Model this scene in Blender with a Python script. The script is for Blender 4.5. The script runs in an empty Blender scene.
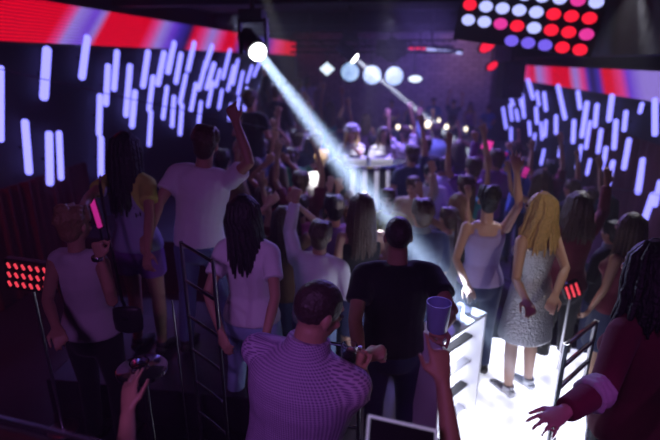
import bpy, bmesh, math, random
from mathutils import Vector, Matrix, Euler
random.seed(7)
S = bpy.context.scene
COL = S.collection
R = math.radians
PI = math.pi

# ------------------------------------------------------------------ camera
CAMZ, FPX = 2.8, 480.0
PITCH, YAW = math.atan(160/480), R(7.88)
cd = bpy.data.cameras.new('camera'); cam = bpy.data.objects.new('camera', cd); COL.objects.link(cam)
cam.location = (0, 0, CAMZ)
cam.rotation_euler = Euler((PI/2 - PITCH, 0, YAW), 'XYZ')
cd.sensor_width = 36; cd.lens = FPX/660*36; cd.clip_start = .05; cd.clip_end = 100
cd.dof.use_dof = True; cd.dof.focus_distance = 2.3; cd.dof.aperture_fstop = 1.0
S.camera = cam
CM = Matrix.Translation((0, 0, CAMZ)) @ cam.rotation_euler.to_matrix().to_4x4()
def P(px, py, d):
    """world point seen at photo pixel px,py at camera depth d"""
    return CM @ Vector(((px-330)/FPX*d, (220-py)/FPX*d, -d))
def onX(px, py, x):
    r = P(px, py, 1) - Vector((0, 0, CAMZ)); return Vector((0, 0, CAMZ)) + r*(x/r.x)
def onY(px, py, y):
    r = P(px, py, 1) - Vector((0, 0, CAMZ)); return Vector((0, 0, CAMZ)) + r*(y/r.y)
def onZ(px, py, z):
    r = P(px, py, 1) - Vector((0, 0, CAMZ)); return Vector((0, 0, CAMZ)) + r*((z-CAMZ)/r.z)

# ------------------------------------------------------------------ world, exposure, room lights, added fill spots
S.view_settings.view_transform = 'Standard'; S.view_settings.look = 'None'
S.view_settings.gamma = 1; S.view_settings.exposure = 0; S.view_settings.use_curve_mapping = False
w = bpy.data.worlds.new('world'); S.world = w; w.use_nodes = True
w.node_tree.nodes['Background'].inputs[0].default_value = (.10, .03, .25, 1)
w.node_tree.nodes['Background'].inputs[1].default_value = .02
vol = w.node_tree.nodes.new('ShaderNodeVolumeScatter'); vol.inputs['Density'].default_value = .011      # thin haze in the air of the club
w.node_tree.links.new(vol.outputs[0], w.node_tree.nodes['World Output'].inputs['Volume'])
cy = S.cycles
cy.use_denoising = True; cy.max_bounces = 5; cy.diffuse_bounces = 2; cy.glossy_bounces = 3; cy.volume_bounces = 0
cy.transmission_bounces = 4; cy.sample_clamp_indirect = 2.0; cy.sample_clamp_direct = 12; cy.caustics_reflective = False; cy.caustics_refractive = False

def aim(o, target):
    o.rotation_euler = (Vector(target) - o.location).to_track_quat('-Z', 'Y').to_euler()
def area(name, loc, target, size, energy, col, spread=180, shape='DISK'):
    l = bpy.data.lights.new(name, 'AREA'); l.shape = shape; l.size = size; l.energy = energy; l.color = col; l.spread = R(spread)
    o = bpy.data.objects.new(name, l); o.location = loc; aim(o, target); COL.objects.link(o); return o
def spot(name, loc, target, ang, energy, col, blend=.5, radius=.05):
    l = bpy.data.lights.new(name, 'SPOT'); l.spot_size = R(ang); l.energy = energy; l.color = col; l.spot_blend = blend; l.shadow_soft_size = radius
    o = bpy.data.objects.new(name, l); o.location = loc; aim(o, target); COL.objects.link(o); return o
PURPLE = (.62, .22, 1.0); BLUE = (.28, .25, 1.0)
area('wash_front_light', (-.6, -.9, 3.55), P(250, 330, 2.6), .4, 5.5, (.66, .22, 1.0), 100)
spot('shirt_fill_light', (-.9, -.6, 3.5), P(290, 380, 2.1), 26, 26, (.66, .24, 1.0), .8, .1)
spot('wash_jeans_light', (-2.0, .2, 3.5), P(248, 290, 2.8), 24, 16, (.60, .28, 1.0), .8, .1)
spot('wash_maroon_light', (2.6, .2, 3.5), P(600, 385, 2.2), 26, 22, (.75, .15, 1.0), .8, .1)
area('wash_floor_light', (.3, 8.2, 3.55), (.2, 6.0, 0), .8, 120, (.30, .20, 1.0), 120)
spot('wash_back_light', (1.6, 15.6, 3.5), (1.9, 19.1, 2.3), 115, 190, (.34, .20, 1.0), .9, .15)
spot('amber_wall_light', (2.5, 17.2, 3.55), (2.4, 19.1, 3.0), 80, 45, (1.0, .45, .12), .9, .1)
spot('wash_warm_light', (3.0, 9.6, 3.5), (-.2, 6.0, 1.5), 60, 650, (1.0, .74, .66), .8, .08)
spot('wash_cool_light', (-3.0, 9.0, 3.5), (.6, 5.4, 1.4), 60, 520, (.55, .60, 1.0), .8, .08)
spot('red_corner_light', (-3.5, 1.5, 3.3), (-3.8, 3.8, 1.0), 80, 60, (1.0, .05, .10), .8, .1)
spot('red_side_light', (3.0, 2.2, 3.4), (3.1, 4.8, 1.1), 85, 60, (1.0, .06, .25), .8, .1)
spot('podium_spot_light', (2.3, 5.6, 3.5), (1.35, 3.5, .5), 44, 420, (.86, .88, 1.0), .5, .06)
spot('hair_fill_light', (1.9, .6, 3.6), P(536, 240, 3.35), 20, 85, (1.0, .85, .66), .7, .05)  # warm fill added so the blonde hair turns golden under the purple light
# the two moving heads' beams
B1a, B1b = P(254, 47, 5.3), P(396, 234, 3.75)
B2a, B2b = P(350, 54, 9.0), P(432, 122, 9.4)
area('beam_light', B1a + (B1b-B1a).normalized()*.20, B1b, .11, 200, (.50, .66, 1.0), 6.0)
area('second_beam_light', B2a + (B2b-B2a).normalized()*.20, B2b, .07, 90, (.72, .78, 1.0), 3.2)
spot('booth_light', P(372, 60, 4.6), P(368, 148, 6.9), 12, 420, (.82, .80, 1.0), .6, .04)
spot('booth_fill_light', (-.1, 4.3, 3.6), (bx0 := P(372, 176, 6.6)), 16, 260, (.85, .84, 1.0), .6, .04)  # extra fill aimed low, added to brighten the booth stripes
spot('forearm_fill_light', (2.0, .2, 3.4), P(570, 410, 1.85), 14, 26, (.85, .10, 1.0), .7, .05)  # added spot that tints the reaching forearm magenta
spot('hand_fill_light', (.9, -.6, 3.4), P(440, 365, 1.6), 14, 14, (1.0, .35, .45), .7, .05)  # added spot that lifts the dark pointing hand, no fixture
spot('white_hit_light', (-1.2, 4.2, 3.55), P(322, 168, 5.9), 12, 900, (1, .97, .95), .5, .03)
spot('far_hit_light', (-.2, 8.6, 3.5), (.0, 11.0, 1.3), 60, 160, (.6, .55, 1.0), .8, .05)

# ------------------------------------------------------------------ materials
def mat(name, col, rough=.7, metal=0, emit=None, es=1, bump=0, bscale=30, var=0, trans=0, ior=1.45, sheen=0):
    m = bpy.data.materials.new(name); m.use_nodes = True; nt = m.node_tree; b = nt.nodes['Principled BSDF']
    b.inputs['Base Color'].default_value = (*col, 1); b.inputs['Roughness'].default_value = rough; b.inputs['Metallic'].default_value = metal
    if trans: b.inputs['Transmission Weight'].default_value = trans; b.inputs['IOR'].default_value = ior
    if sheen: b.inputs['Sheen Weight'].default_value = sheen
    tc = nt.nodes.new('ShaderNodeTexCoord')
    if emit:
        b.inputs['Emission Color'].default_value = (*emit, 1); b.inputs['Emission Strength'].default_value = es
        m.cycles.emission_sampling = 'NONE'
    if bump or var:
        n = nt.nodes.new('ShaderNodeTexNoise'); n.inputs['Scale'].default_value = bscale; n.inputs['Detail'].default_value = 4
        nt.links.new(tc.outputs['Object'], n.inputs['Vector'])
        if bump:
            bp = nt.nodes.new('ShaderNodeBump'); bp.inputs['Strength'].default_value = bump; bp.inputs['Distance'].default_value = .02
            nt.links.new(n.outputs['Fac'], bp.inputs['Height']); nt.links.new(bp.outputs['Normal'], b.inputs['Normal'])
        if var:
            mx = nt.nodes.new('ShaderNodeMix'); mx.data_type = 'RGBA'
            mx.inputs['A'].default_value = (*[c*(1-var) for c in col], 1); mx.inputs['B'].default_value = (*[min(1, c*(1+var)) for c in col], 1)
            nt.links.new(n.outputs['Fac'], mx.inputs['Factor']); nt.links.new(mx.outputs['Result'], b.inputs['Base Color'])
    return m
_cloth = {}
CLOTH = dict(white=(.78, .78, .80), palegrey=(.55, .52, .55), black=(.005, .005, .007), navy=(.03, .04, .10), grey=(.16, .16, .18), maroon=(.16, .015, .04),
             denim=(.12, .17, .30), yellow=(.60, .55, .08), limegreen=(.35, .5, .12), purple=(.22, .08, .35), brown=(.14, .07, .04), blue=(.06, .13, .45),
             red=(.45, .03, .04), green=(.05, .32, .12), pink=(.65, .12, .35), lilac=(.42, .34, .62), cream=(.65, .58, .45), teal=(.04, .25, .28), skyblue=(.35, .5, .72))
def cloth(c):
    if c not in _cloth: _cloth[c] = mat('cloth_'+c, CLOTH[c], .9, bump=.35, bscale=9, var=.08, sheen=.1)
    return _cloth[c]
_skin = {}
def skin(k):
    if k not in _skin: _skin[k] = mat('skin_'+k, dict(fair=(.62, .38, .28), tan=(.46, .26, .17), dark=(.24, .12, .08))[k], .5, bump=.05, bscale=60, var=.06)
    return _skin[k]
_hair = {}
def hairm(k):
    if k not in _hair: _hair[k] = mat('hair_'+k, dict(black=(.012, .010, .012), brown=(.07, .035, .02), blond=(.62, .42, .16), darkblond=(.28, .17, .08), shaved=(.05, .035, .03))[k], .45, bump=.6, bscale=55, var=.35)
    return _hair[k]
M = {}
M['wall'] = mat('dark_wall', (.018, .012, .022), .8, bump=.2, bscale=12, var=.3)
M['ceil'] = mat('black_ceiling', (.012, .010, .016), .9, bump=.2, bscale=8, var=.3)
M['floor'] = mat('dark_floor', (.03, .02, .035), .35, bump=.05, bscale=20, var=.3)
M['redwall'] = mat('dark_red_drape', (.09, .010, .018), .8, bump=.4, bscale=10, var=.3)
M['black'] = mat('black_metal', (.012, .012, .014), .45)
M['rub'] = mat('black_plastic', (.02, .02, .022), .6)
M['chrome'] = mat('chrome', (.75, .75, .78), .12, 1)
M['steel'] = mat('brushed_steel', (.5, .5, .53), .3, 1)
M['whitep'] = mat('white_plastic', (.8, .8, .82), .4)
M['glass'] = mat('clear_glass', (.9, .93, 1), .03, trans=1)
M['lens'] = mat('white_hot_lens', (.8, .8, .8), .3, emit=(.93, .95, 1), es=9)
M['bluelens'] = None
M['tube'] = mat('led_tube_glow', (.1, .1, .2), .3, emit=(.23, .22, 1.0), es=2.2)
M['red_led'] = mat('red_led', (.2, 0, 0), .3, emit=(1, .012, .04), es=1.2)
M['red_dot'] = mat('red_dot_led', (.2, 0, 0), .3, emit=(1, .06, .10), es=.9)
M['blue_led'] = mat('violet_blue_led', (.05, .05, .2), .3, emit=(.22, .14, 1.0), es=.9)
M['white_led'] = mat('pale_blue_led', (.2, .2, .3), .3, emit=(.46, .50, 1.0), es=1.3)
M['pink_led'] = mat('pink_led', (.2, 0, .1), .3, emit=(1, .05, .42), es=.85)
M['magenta'] = mat('magenta_led', (.2, 0, .1), .3, emit=(.8, .03, .38), es=.55)
M['shoe'] = mat('shoe_leather', (.03, .025, .025), .5)
M['lip'] = mat('lip', (.35, .08, .08), .5)
M['eye'] = mat('eye_dark', (.03, .025, .02), .2)
M['silver'] = mat('silver_sequins', (.6, .6, .64), .3, .8, bump=.9, bscale=70)
M['wood'] = mat('dark_wood', (.05, .025, .018), .4, bump=.1, bscale=15, var=.3)
M['leather'] = mat('black_leather', (.02, .018, .02), .35, bump=.2, bscale=60)
M['amber'] = mat('amber_glass', (.35, .12, .02), .1, trans=.6)
M['greenglass'] = mat('green_bottle_glass', (.03, .2, .06), .1, trans=.6)

def node_mat(name):
    m = bpy.data.materials.new(name); m.use_nodes = True; nt = m.node_tree
    return m, nt, nt.nodes['Principled BSDF'], nt.nodes.new
# blue par lens: cell pattern
m, nt, b, N = node_mat('blue_par_lens')
v = N('ShaderNodeTexVoronoi'); v.inputs['Scale'].default_value = 10; tc = N('ShaderNodeTexCoord'); nt.links.new(tc.outputs['Object'], v.inputs['Vector'])
cr = N('ShaderNodeValToRGB'); cr.color_ramp.elements[0].color = (.50, .78, 1, 1); cr.color_ramp.elements[1].color = (.05, .16, .55, 1)
nt.links.new(v.outputs['Distance'], cr.inputs['Fac']); nt.links.new(cr.outputs['Color'], b.inputs['Emission Color']); b.inputs['Emission Strength'].default_value = 1.0
m.cycles.emission_sampling = 'NONE'; M['bluelens'] = m
# back wall brick
m, nt, b, N = node_mat('painted_brick')
br = N('ShaderNodeTexBrick'); br.inputs['Color1'].default_value = (.42, .36, .42, 1); br.inputs['Color2'].default_value = (.30, .25, .32, 1); br.inputs['Mortar'].default_value = (.10, .08, .12, 1)
br.inputs['Scale'].default_value = 1; br.inputs['Brick Width'].default_value = .45; br.inputs['Row Height'].default_value = .16; br.inputs['Mortar Size'].default_value = .015
tc = N('ShaderNodeTexCoord'); mp = N('ShaderNodeMapping'); mp.inputs['Rotation'].default_value = (PI/2, 0, 0)
nt.links.new(tc.outputs['Object'], mp.inputs['Vector']); nt.links.new(mp.outputs['Vector'], br.inputs['Vector']); nt.links.new(br.outputs['Color'], b.inputs['Base Color']); b.inputs['Roughness'].default_value = .85
M['brick'] = m
# fine checked shirt
m, nt, b, N = node_mat('fine_check_cloth')
tc = N('ShaderNodeTexCoord'); sp = N('ShaderNodeSeparateXYZ'); nt.links.new(tc.outputs['Object'], sp.inputs[0])
def mth(op, x, y=None, v=None):
    q = N('ShaderNodeMath'); q.operation = op; nt.links.new(x, q.inputs[0])
    if y is not None: nt.links.new(y, q.inputs[1])
    if v is not None: q.inputs[1].default_value = v
    return q.outputs[0]
s1_ = mth('SINE', mth('MULTIPLY', sp.outputs['Z'], v=620)); s2_ = mth('SINE', mth('MULTIPLY', mth('ARCTAN2', sp.outputs['X'], sp.outputs['Y']), v=95))
g_ = mth('GREATER_THAN', mth('ADD', s1_, s2_), v=.2)
mx = N('ShaderNodeMix'); mx.data_type = 'RGBA'; mx.inputs['A'].default_value = (.50, .38, .60, 1); mx.inputs['B'].default_value = (.20, .12, .28, 1)
nt.links.new(g_, mx.inputs['Factor']); nt.links.new(mx.outputs['Result'], b.inputs['Base Color']); b.inputs['Roughness'].default_value = .9
nz = N('ShaderNodeTexNoise'); nz.inputs['Scale'].default_value = 7; bp = N('ShaderNodeBump'); bp.inputs['Strength'].default_value = .5; bp.inputs['Distance'].default_value = .03
nt.links.new(tc.outputs['Object'], nz.inputs['Vector']); nt.links.new(nz.outputs['Fac'], bp.inputs['Height']); nt.links.new(bp.outputs['Normal'], b.inputs['Normal'])
M['check'] = m
# LED banner: travelling red / blue blocks along its length, with a pixel grid
def banner_mat(name, stops, slant=.035):
    m, nt, b, N = node_mat(name)
    tc = N('ShaderNodeTexCoord'); sp = N('ShaderNodeSeparateXYZ'); nt.links.new(tc.outputs['Generated'], sp.inputs[0])
    # skew so that the colour blocks lean
    ad = N('ShaderNodeMath'); ad.operation = 'MULTIPLY_ADD'; ad.inputs[1].default_value = -slant
    nt.links.new(sp.outputs['Z'], ad.inputs[0]); nt.links.new(sp.outputs['Y'], ad.inputs[2])
    cr = N('ShaderNodeValToRGB'); cr.color_ramp.interpolation = 'LINEAR'
    e = cr.color_ramp.elements
    while len(e) > 1: e.remove(e[0])
    e[0].position = stops[0][0]; e[0].color = (*stops[0][1], 1)
    for p_, c in stops[1:]:
        n = e.new(p_); n.color = (*c, 1)
    nt.links.new(ad.outputs[0], cr.inputs['Fac'])
    wv = N('ShaderNodeTexWave'); wv.bands_direction = 'Z'; wv.inputs['Scale'].default_value = 9; wv.inputs['Distortion'].default_value = 1.5
    nt.links.new(tc.outputs['Object'], wv.inputs['Vector'])
    mr = N('ShaderNodeMapRange'); mr.inputs['To Min'].default_value = .35; mr.inputs['To Max'].default_value = 1.0; nt.links.new(wv.outputs['Fac'], mr.inputs['Value'])
    nt.links.new(cr.outputs['Color'], b.inputs['Emission Color']); nt.links.new(mr.outputs[0], b.inputs['Emission Strength'])
    b.inputs['Base Color'].default_value = (.02, .02, .02, 1); m.cycles.emission_sampling = 'NONE'; return m

# ------------------------------------------------------------------ object helpers
def link(o, parent=None):
    COL.objects.link(o)
    if parent is not None: o.parent = parent
    return o
def tag(o, label=None, cat=None, group=None, kind=None):
    if label: o['label'] = label
    if cat: o['category'] = cat
    if group: o['group'] = group
    if kind: o['kind'] = kind
    return o
def empty(name, loc, rz=0, label=None, cat=None, group=None):
    o = bpy.data.objects.new(name, None); o.location = loc; o.rotation_euler = (0, 0, rz); o.empty_display_size = .1
    link(o); return tag(o, label, cat, group)
def basis(t, hint):
    t = t.normalized(); s = t.cross(hint)
    if s.length < 1e-4: s = t.cross(Vector((1, 0, 0)))
    if s.length < 1e-4: s = t.cross(Vector((0, 1, 0)))
    s.normalize(); return s, s.cross(t).normalized()
class MB:
    def __init__(s): s.v = []; s.f = []; s.mi = []; s.m = 0
    def add(s, vs, fs):
        o = len(s.v); s.v += [tuple(v) for v in vs]; s.f += [tuple(i+o for i in f) for f in fs]; s.mi += [s.m]*len(fs)
    def box(s, c, size, rot=None, M4=None):
        c = Vector(c); h = Vector(size)/2; vs = []
        for x in (-1, 1):
            for y in (-1, 1):
                for z in (-1, 1):
                    v = Vector((x*h.x, y*h.y, z*h.z))
                    if rot is not None: v = rot @ v
                    v += c
                    if M4: v = M4 @ v
                    vs.append(v)
        s.add(vs, [(0, 1, 3, 2), (4, 6, 7, 5), (0, 4, 5, 1), (2, 3, 7, 6), (0, 2, 6, 4), (1, 5, 7, 3)])
    def loft(s, pts, rad, hint=Vector((0, 1, 0)), n=12, cap='round'):
        pts = [Vector(p) for p in pts]; rad = [r if isinstance(r, tuple) else (r, r) for r in rad]
        T = []
        for i in range(len(pts)):
            a = pts[max(i-1, 0)]; b = pts[min(i+1, len(pts)-1)]; T.append((b-a).normalized())
        rings = []
        def ring(p, t, r):
            sd, up = basis(t, hint); rings.append([p + sd*r[0]*math.cos(2*PI*k/n) + up*r[1]*math.sin(2*PI*k/n) for k in range(n)])
        if cap == 'round':
            r = rad[0]; m_ = min(r); ring(pts[0]-T[0]*m_*.85, T[0], (r[0]*.45, r[1]*.45)); ring(pts[0]-T[0]*m_*.5, T[0], (r[0]*.85, r[1]*.85))
        for p, t, r in zip(pts, T, rad): ring(p, t, r)
        if cap == 'round':
            r = rad[-1]; m_ = min(r); ring(pts[-1]+T[-1]*m_*.5, T[-1], (r[0]*.85, r[1]*.85)); ring(pts[-1]+T[-1]*m_*.85, T[-1], (r[0]*.45, r[1]*.45))
        vs = [v for r in rings for v in r]; fs = []
        for i in range(len(rings)-1):
            for k in range(n): a = i*n+k; b = i*n+(k+1) % n; fs.append((a, b, b+n, a+n))
        fs.append(tuple(reversed(range(n)))); fs.append(tuple(range((len(rings)-1)*n, len(rings)*n)))
        s.add(vs, fs)
    def ball(s, c, r, X=None, nu=14, nv=9):
        c = Vector(c); r = r if isinstance(r, tuple) else (r, r, r); vs = []; fs = []
        for j in range(1, nv):
            th = PI*j/nv
            for i in range(nu):
                ph = 2*PI*i/nu; vs.append(Vector((r[0]*math.sin(th)*math.cos(ph), r[1]*math.sin(th)*math.sin(ph), r[2]*math.cos(th))))
        vs += [Vector((0, 0, r[2])), Vector((0, 0, -r[2]))]; t = len(vs)-2
        for j in range(nv-2):
            for i in range(nu): a = j*nu+i; b = j*nu+(i+1) % nu; fs.append((a, a+nu, b+nu, b))
        for i in range(nu):
            fs.append((t, i, (i+1) % nu)); o = (nv-2)*nu; fs.append((t+1, o+(i+1) % nu, o+i))
        vs = [c+v for v in vs]
        if X: vs = [X(v) for v in vs]
        s.add(vs, fs)
    def lathe(s, prof, M4=None, n=20):
        vs = []; fs = []
        for r, z in prof:
            for k in range(n):
                v = Vector((max(r, 1e-4)*math.cos(2*PI*k/n), max(r, 1e-4)*math.sin(2*PI*k/n), z)); vs.append(M4 @ v if M4 else v)
        for i in range(len(prof)-1):
            for k in range(n): a = i*n+k; b = i*n+(k+1) % n; fs.append((a, b, b+n, a+n))
        fs.append(tuple(reversed(range(n)))); fs.append(tuple(range((len(prof)-1)*n, len(prof)*n)))
        s.add(vs, fs)
    def mesh(s, name):
        me = bpy.data.meshes.new(name); me.from_pydata(s.v, [], s.f); me.validate()
        if len(me.polygons) == len(s.mi):
            me.polygons.foreach_set('material_index', s.mi)
        return me
    def build(s, name, mats, parent=None, smooth=True, bevel=0):
        me = s.mesh(name)
        for m_ in (mats if isinstance(mats, (list, tuple)) else [mats]): me.materials.append(m_)
        bm = bmesh.new(); bm.from_mesh(me); bmesh.ops.recalc_face_normals(bm, faces=bm.faces); bm.to_mesh(me); bm.free()
        o = bpy.data.objects.new(name, me); link(o, parent)
        if bevel:
            b = o.modifiers.new('b', 'BEVEL'); b.width = bevel; b.segments = 2; b.limit_method = 'ANGLE'
        if smooth:
            me.polygons.foreach_set('use_smooth', [True]*len(me.polygons))
            if smooth != 'all': me.set_sharp_from_angle(angle=R(40))
        return o
    def remesh(s, name, mats, parent=None, vox=.012, sm=4):
        me = s.mesh(name); bm = bmesh.new(); bm.from_mesh(me); bmesh.ops.recalc_face_normals(bm, faces=bm.faces); bm.to_mesh(me); bm.free()
        t = bpy.data.objects.new('tmp', me); COL.objects.link(t)
        r = t.modifiers.new('r', 'REMESH'); r.mode = 'VOXEL'; r.voxel_size = vox
        if sm: k = t.modifiers.new('s', 'SMOOTH'); k.factor = .5; k.iterations = sm
        dg = bpy.context.evaluated_depsgraph_get(); e = t.evaluated_get(dg); nm = bpy.data.meshes.new_from_object(e)
        bpy.data.objects.remove(t); bpy.data.meshes.remove(me); nm.name = name
        nm.materials.clear()
        for m_ in (mats if isinstance(mats, (list, tuple)) else [mats]): nm.materials.append(m_)
        nm.polygons.foreach_set('use_smooth', [True]*len(nm.polygons))
        nm.polygons.foreach_set('material_index', [0]*len(nm.polygons))
        o = bpy.data.objects.new(name, nm); return link(o, parent)
def structure(o): o['kind'] = 'structure'; return o
def boxo(name, c, size, m, parent=None, rot=None, bevel=0):
    b = MB(); b.box(c, size, rot); return b.build(name, m, parent, smooth=False, bevel=bevel)

# ------------------------------------------------------------------ room shell
XL, XR, YB, ZC = -4.0, 3.4, 19.2, 3.75
structure(boxo('floor', ((XL+XR)/2, 8.65, -.05), (XR-XL+.4, 21.9, .1), M['floor']))
structure(boxo('ceiling', ((XL+XR)/2, 8.65, ZC+.05), (XR-XL+.4, 21.9, .1), M['ceil']))
structure(boxo('wall_left', (XL-.1, 8.6, ZC/2), (.2, 21.6, ZC), M['wall']))
structure(boxo('wall_right', (XR+.1, 8.6, ZC/2), (.2, 21.6, ZC), M['wall']))
structure(boxo('wall_back', ((XL+XR)/2, YB+.1, ZC/2), (XR-XL, .2, ZC), M['brick']))
structure(boxo('wall_front', ((XL+XR)/2, -2.1, ZC/2), (XR-XL, .2, ZC), M['wall']))
# raised floors
structure(boxo('trim_1', (-2.35, 2.9, .175), (3.2, 2.9, .35), M['floor']))            # left terrace
structure(boxo('trim_2', (-3.1, 9.9, .35), (1.8, 9.5, .70), M['floor']))               # riser along the left wall
structure(boxo('trim_3', (.9, 14.6, .2), (5.2, 2.6, .4), M['floor']))                    # back riser
# soffits and ceiling beams
structure(boxo('trim_4', (2.95, 6.5, 3.3), (1.3, 8.4, .9), M['ceil']))
for k, y in enumerate((6.9, 10.8, 13.6)):
    structure(boxo('trim_%d' % (5+k), ((XL+XR)/2, y, ZC-.12), (XR-XL, .22, .24), M['ceil']))
# drape on the lower left wall
def drape(name, x, y0, y1, z0, z1, s=1):
    b = MB(); n = 160; vs = []; fs = []
    for i in range(n+1):
        y = y0+(y1-y0)*i/n; xx = x + s*(.04+.03*math.sin(i*1.3)+.012*math.sin(i*.47))
        vs += [(xx, y, z0), (xx, y, z1)]
    for i in range(n): a = 2*i; fs.append((a, a+2, a+3, a+1))
    o = len(vs); vs += [(x, y0, z0), (x, y0, z1), (x, y1, z0), (x, y1, z1)]
    fs += [(o, 0, 1, o+1), (2*n, o+2, o+3, 2*n+1), (o, o+1, o+3, o+2)]
    b.add(vs, fs); return b.build(name, M['redwall'])
tag(drape('drape', XL+.002, 1.2, 5.6, .36, 1.55), 'dark red pleated drape low on the wall under the hanging light tubes beside the terrace', 'drape')
tag(drape('drape', XR-.002, 2.0, 9.0, .02, 1.75, -1), 'dark red pleated drape under the light tubes behind the lit podium', 'drape')

# ------------------------------------------------------------------ LED banners
RED, PNK, VIO, BLU, WHT, DK = (.95, .0, .025), (.95, .05, .30), (.20, .06, .85), (.06, .03, .5), (.40, .27, .95), (.02, .01, .10)
def banner(name, x, ya, yb, za, zb, stops, label, s):
    r = empty(name, (x, ya, za), 0, label, 'LED screen')
    h = boxo('housing', (s*.03, (yb-ya)/2, (zb-za)/2), (.05, yb-ya+.06, zb-za+.06), M['black'], r)
    b = MB(); b.box((s*.065, (yb-ya)/2, (zb-za)/2), (.02, yb-ya, zb-za)); b.build('screen', banner_mat(name+'_glow', stops), r, smooth=False)
    return r
def ypos(px, x=XL): return onX(px, 60, x).y
ya, yb = 3.9, 18.9
yb = min(18.9, ypos(302))
def fr(px): return max(0, min(1, (ypos(px)-ya)/(yb-ya)))
st = [(0, RED), (fr(40), RED), (fr(50), PNK), (fr(58), WHT), (fr(76), VIO), (fr(84), WHT), (fr(90), RED), (fr(134), RED), (fr(142), PNK), (fr(152), WHT), (fr(162), VIO), (fr(170), BLU), (fr(180), DK), (fr(186), RED), (fr(194), PNK), (fr(204), WHT), (fr(214), PNK), (fr(220), RED), (fr(228), RED), (fr(236), BLU), (fr(250), DK), (fr(262), BLU), (fr(272), PNK), (fr(282), RED), (fr(293), RED), (1, BLU)]
banner('led_banner', XL, ya, yb, 2.98, 3.42, st, 'long red and violet LED banner high along the tube-covered wall on the terrace side', 1)
zr0, zr1 = 2.28, 2.66
def ypr(px): return onX(px, 60, XR).y
ya2, yb2 = 4.6, min(14.5, ypr(528))
def fr2(px): return max(0, min(1, (ypr(px)-ya2)/(yb2-ya2)))
pts2 = sorted([(fr2(p), c) for p, c in [(661, WHT), (645, VIO), (636, PNK), (625, RED), (618, RED), (612, BLU), (604, DK), (600, BLU), (594, PNK), (586, WHT), (578, RED), (562, RED), (556, PNK), (546, WHT), (540, RED), (532, PNK), (528, WHT)]])
banner('led_banner', XR, ya2, yb2, zr0, zr1, pts2, 'long red and violet LED banner above the light tubes on the podium side', -1)

# ------------------------------------------------------------------ LED tubes on the side walls  (x_top,y_top,x_bottom,y_bottom, half-width px)
LT = [(1, 68, 1, 140, 4), (47, 50, 44, 97, 6), (87, 38, 82, 77, 5), (25, 122, 29, 172, 5), (49, 134, 50, 183, 5), (59, 133, 61, 178, 4), (117, 52, 114, 89, 4),
      (108, 66, 106, 104, 4), (100, 96, 99, 134, 4), (101, 138, 101, 176, 4), (130, 66, 126, 115, 4), (135, 92, 132, 126, 4), (148, 52, 143, 86, 4), (153, 77, 149, 110, 3.5),
      (151, 112, 149, 145, 3), (164, 53, 158, 84, 4), (174, 43, 168, 72, 4), (167, 87, 163, 118, 3), (181, 54, 176, 82, 3.5), (194, 43, 188, 70, 3.5), (186, 75, 180, 103, 3), (174, 97, 172, 126, 3),
      (182, 105, 180, 134, 3), (196, 84, 191, 110, 3), (201, 102, 198, 128, 2.5), (206, 62, 199, 89, 3), (212, 46, 205, 68, 3.2), (214, 64, 207, 88, 3.5), (213, 82, 208, 106, 2.6), (220, 70, 216, 86, 2.5), (222, 90, 219, 108, 2.3),
      (230, 50, 223, 78, 2.5), (234, 66, 228, 90, 2.5), (238, 60, 233, 84, 2.2), (243, 72, 238, 94, 2.2), (247, 88, 244, 112, 2.2), (252, 66, 247, 82, 2), (263, 80, 258, 102, 2.2), (260, 62, 254, 76, 2), (231, 104, 229, 120, 2), (239, 98, 236, 116, 2)]
RT = [(508, 80, 511, 92, 2), (513, 81, 517, 95, 2.2), (509, 92, 513, 105, 2.2), (519, 88, 522, 106, 2.5), (528, 80, 533, 98, 2.8), (503, 108, 506, 128, 2), (510, 105, 512, 120, 2), (522, 95, 524, 117, 2.4), (516, 110, 518, 120, 2), (511, 128, 511, 140, 1.8),
      (537, 92, 539, 105, 2.2), (544, 93, 546, 110, 2.6), (536, 108, 537, 123, 2.5), (529, 122, 530, 135, 2), (541, 123, 542, 139, 2), (558, 86, 565, 118, 3), (578, 92, 580, 108, 3), (587, 103, 582, 136, 3.5), (556, 116, 556, 133, 2.6),
      (546, 121, 545, 136, 2.4), (597, 105, 595, 126, 3.2), (574, 121, 573, 142, 3), (612, 96, 609, 120, 3.8), (535, 134, 533, 149, 1.8), (544, 150, 541, 164, 2), (562, 138, 559, 156, 2.2), (590, 122, 586, 148, 2.6), (601, 130, 598, 152, 3), (616, 121, 614, 148, 3.4),
      (581, 146, 577, 168, 2.6), (606, 148, 604, 160, 3), (629, 140, 624, 168, 3.6), (613, 162, 607, 190, 3.4), (605, 158, 601, 170, 2.6), (643, 160, 638, 192, 4.2), (653, 195, 642, 227, 4.4), (655, 100, 655, 134, 4), (642, 104, 640, 112, 3), (660, 182, 655, 205, 3.6), (626, 112, 624, 130, 3.2), (590, 160, 587, 174, 2.4)]
ORD = ['nearest', 'second nearest', 'third nearest', 'fourth nearest', 'fifth nearest', 'sixth nearest', 'seventh nearest', 'eighth nearest', 'ninth nearest', 'tenth nearest', 'eleventh nearest', 'twelfth nearest', 'thirteenth nearest', 'fourteenth nearest', 'fifteenth nearest', 'sixteenth nearest', 'seventeenth nearest', 'eighteenth nearest', 'nineteenth nearest', 'twentieth nearest']
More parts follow.
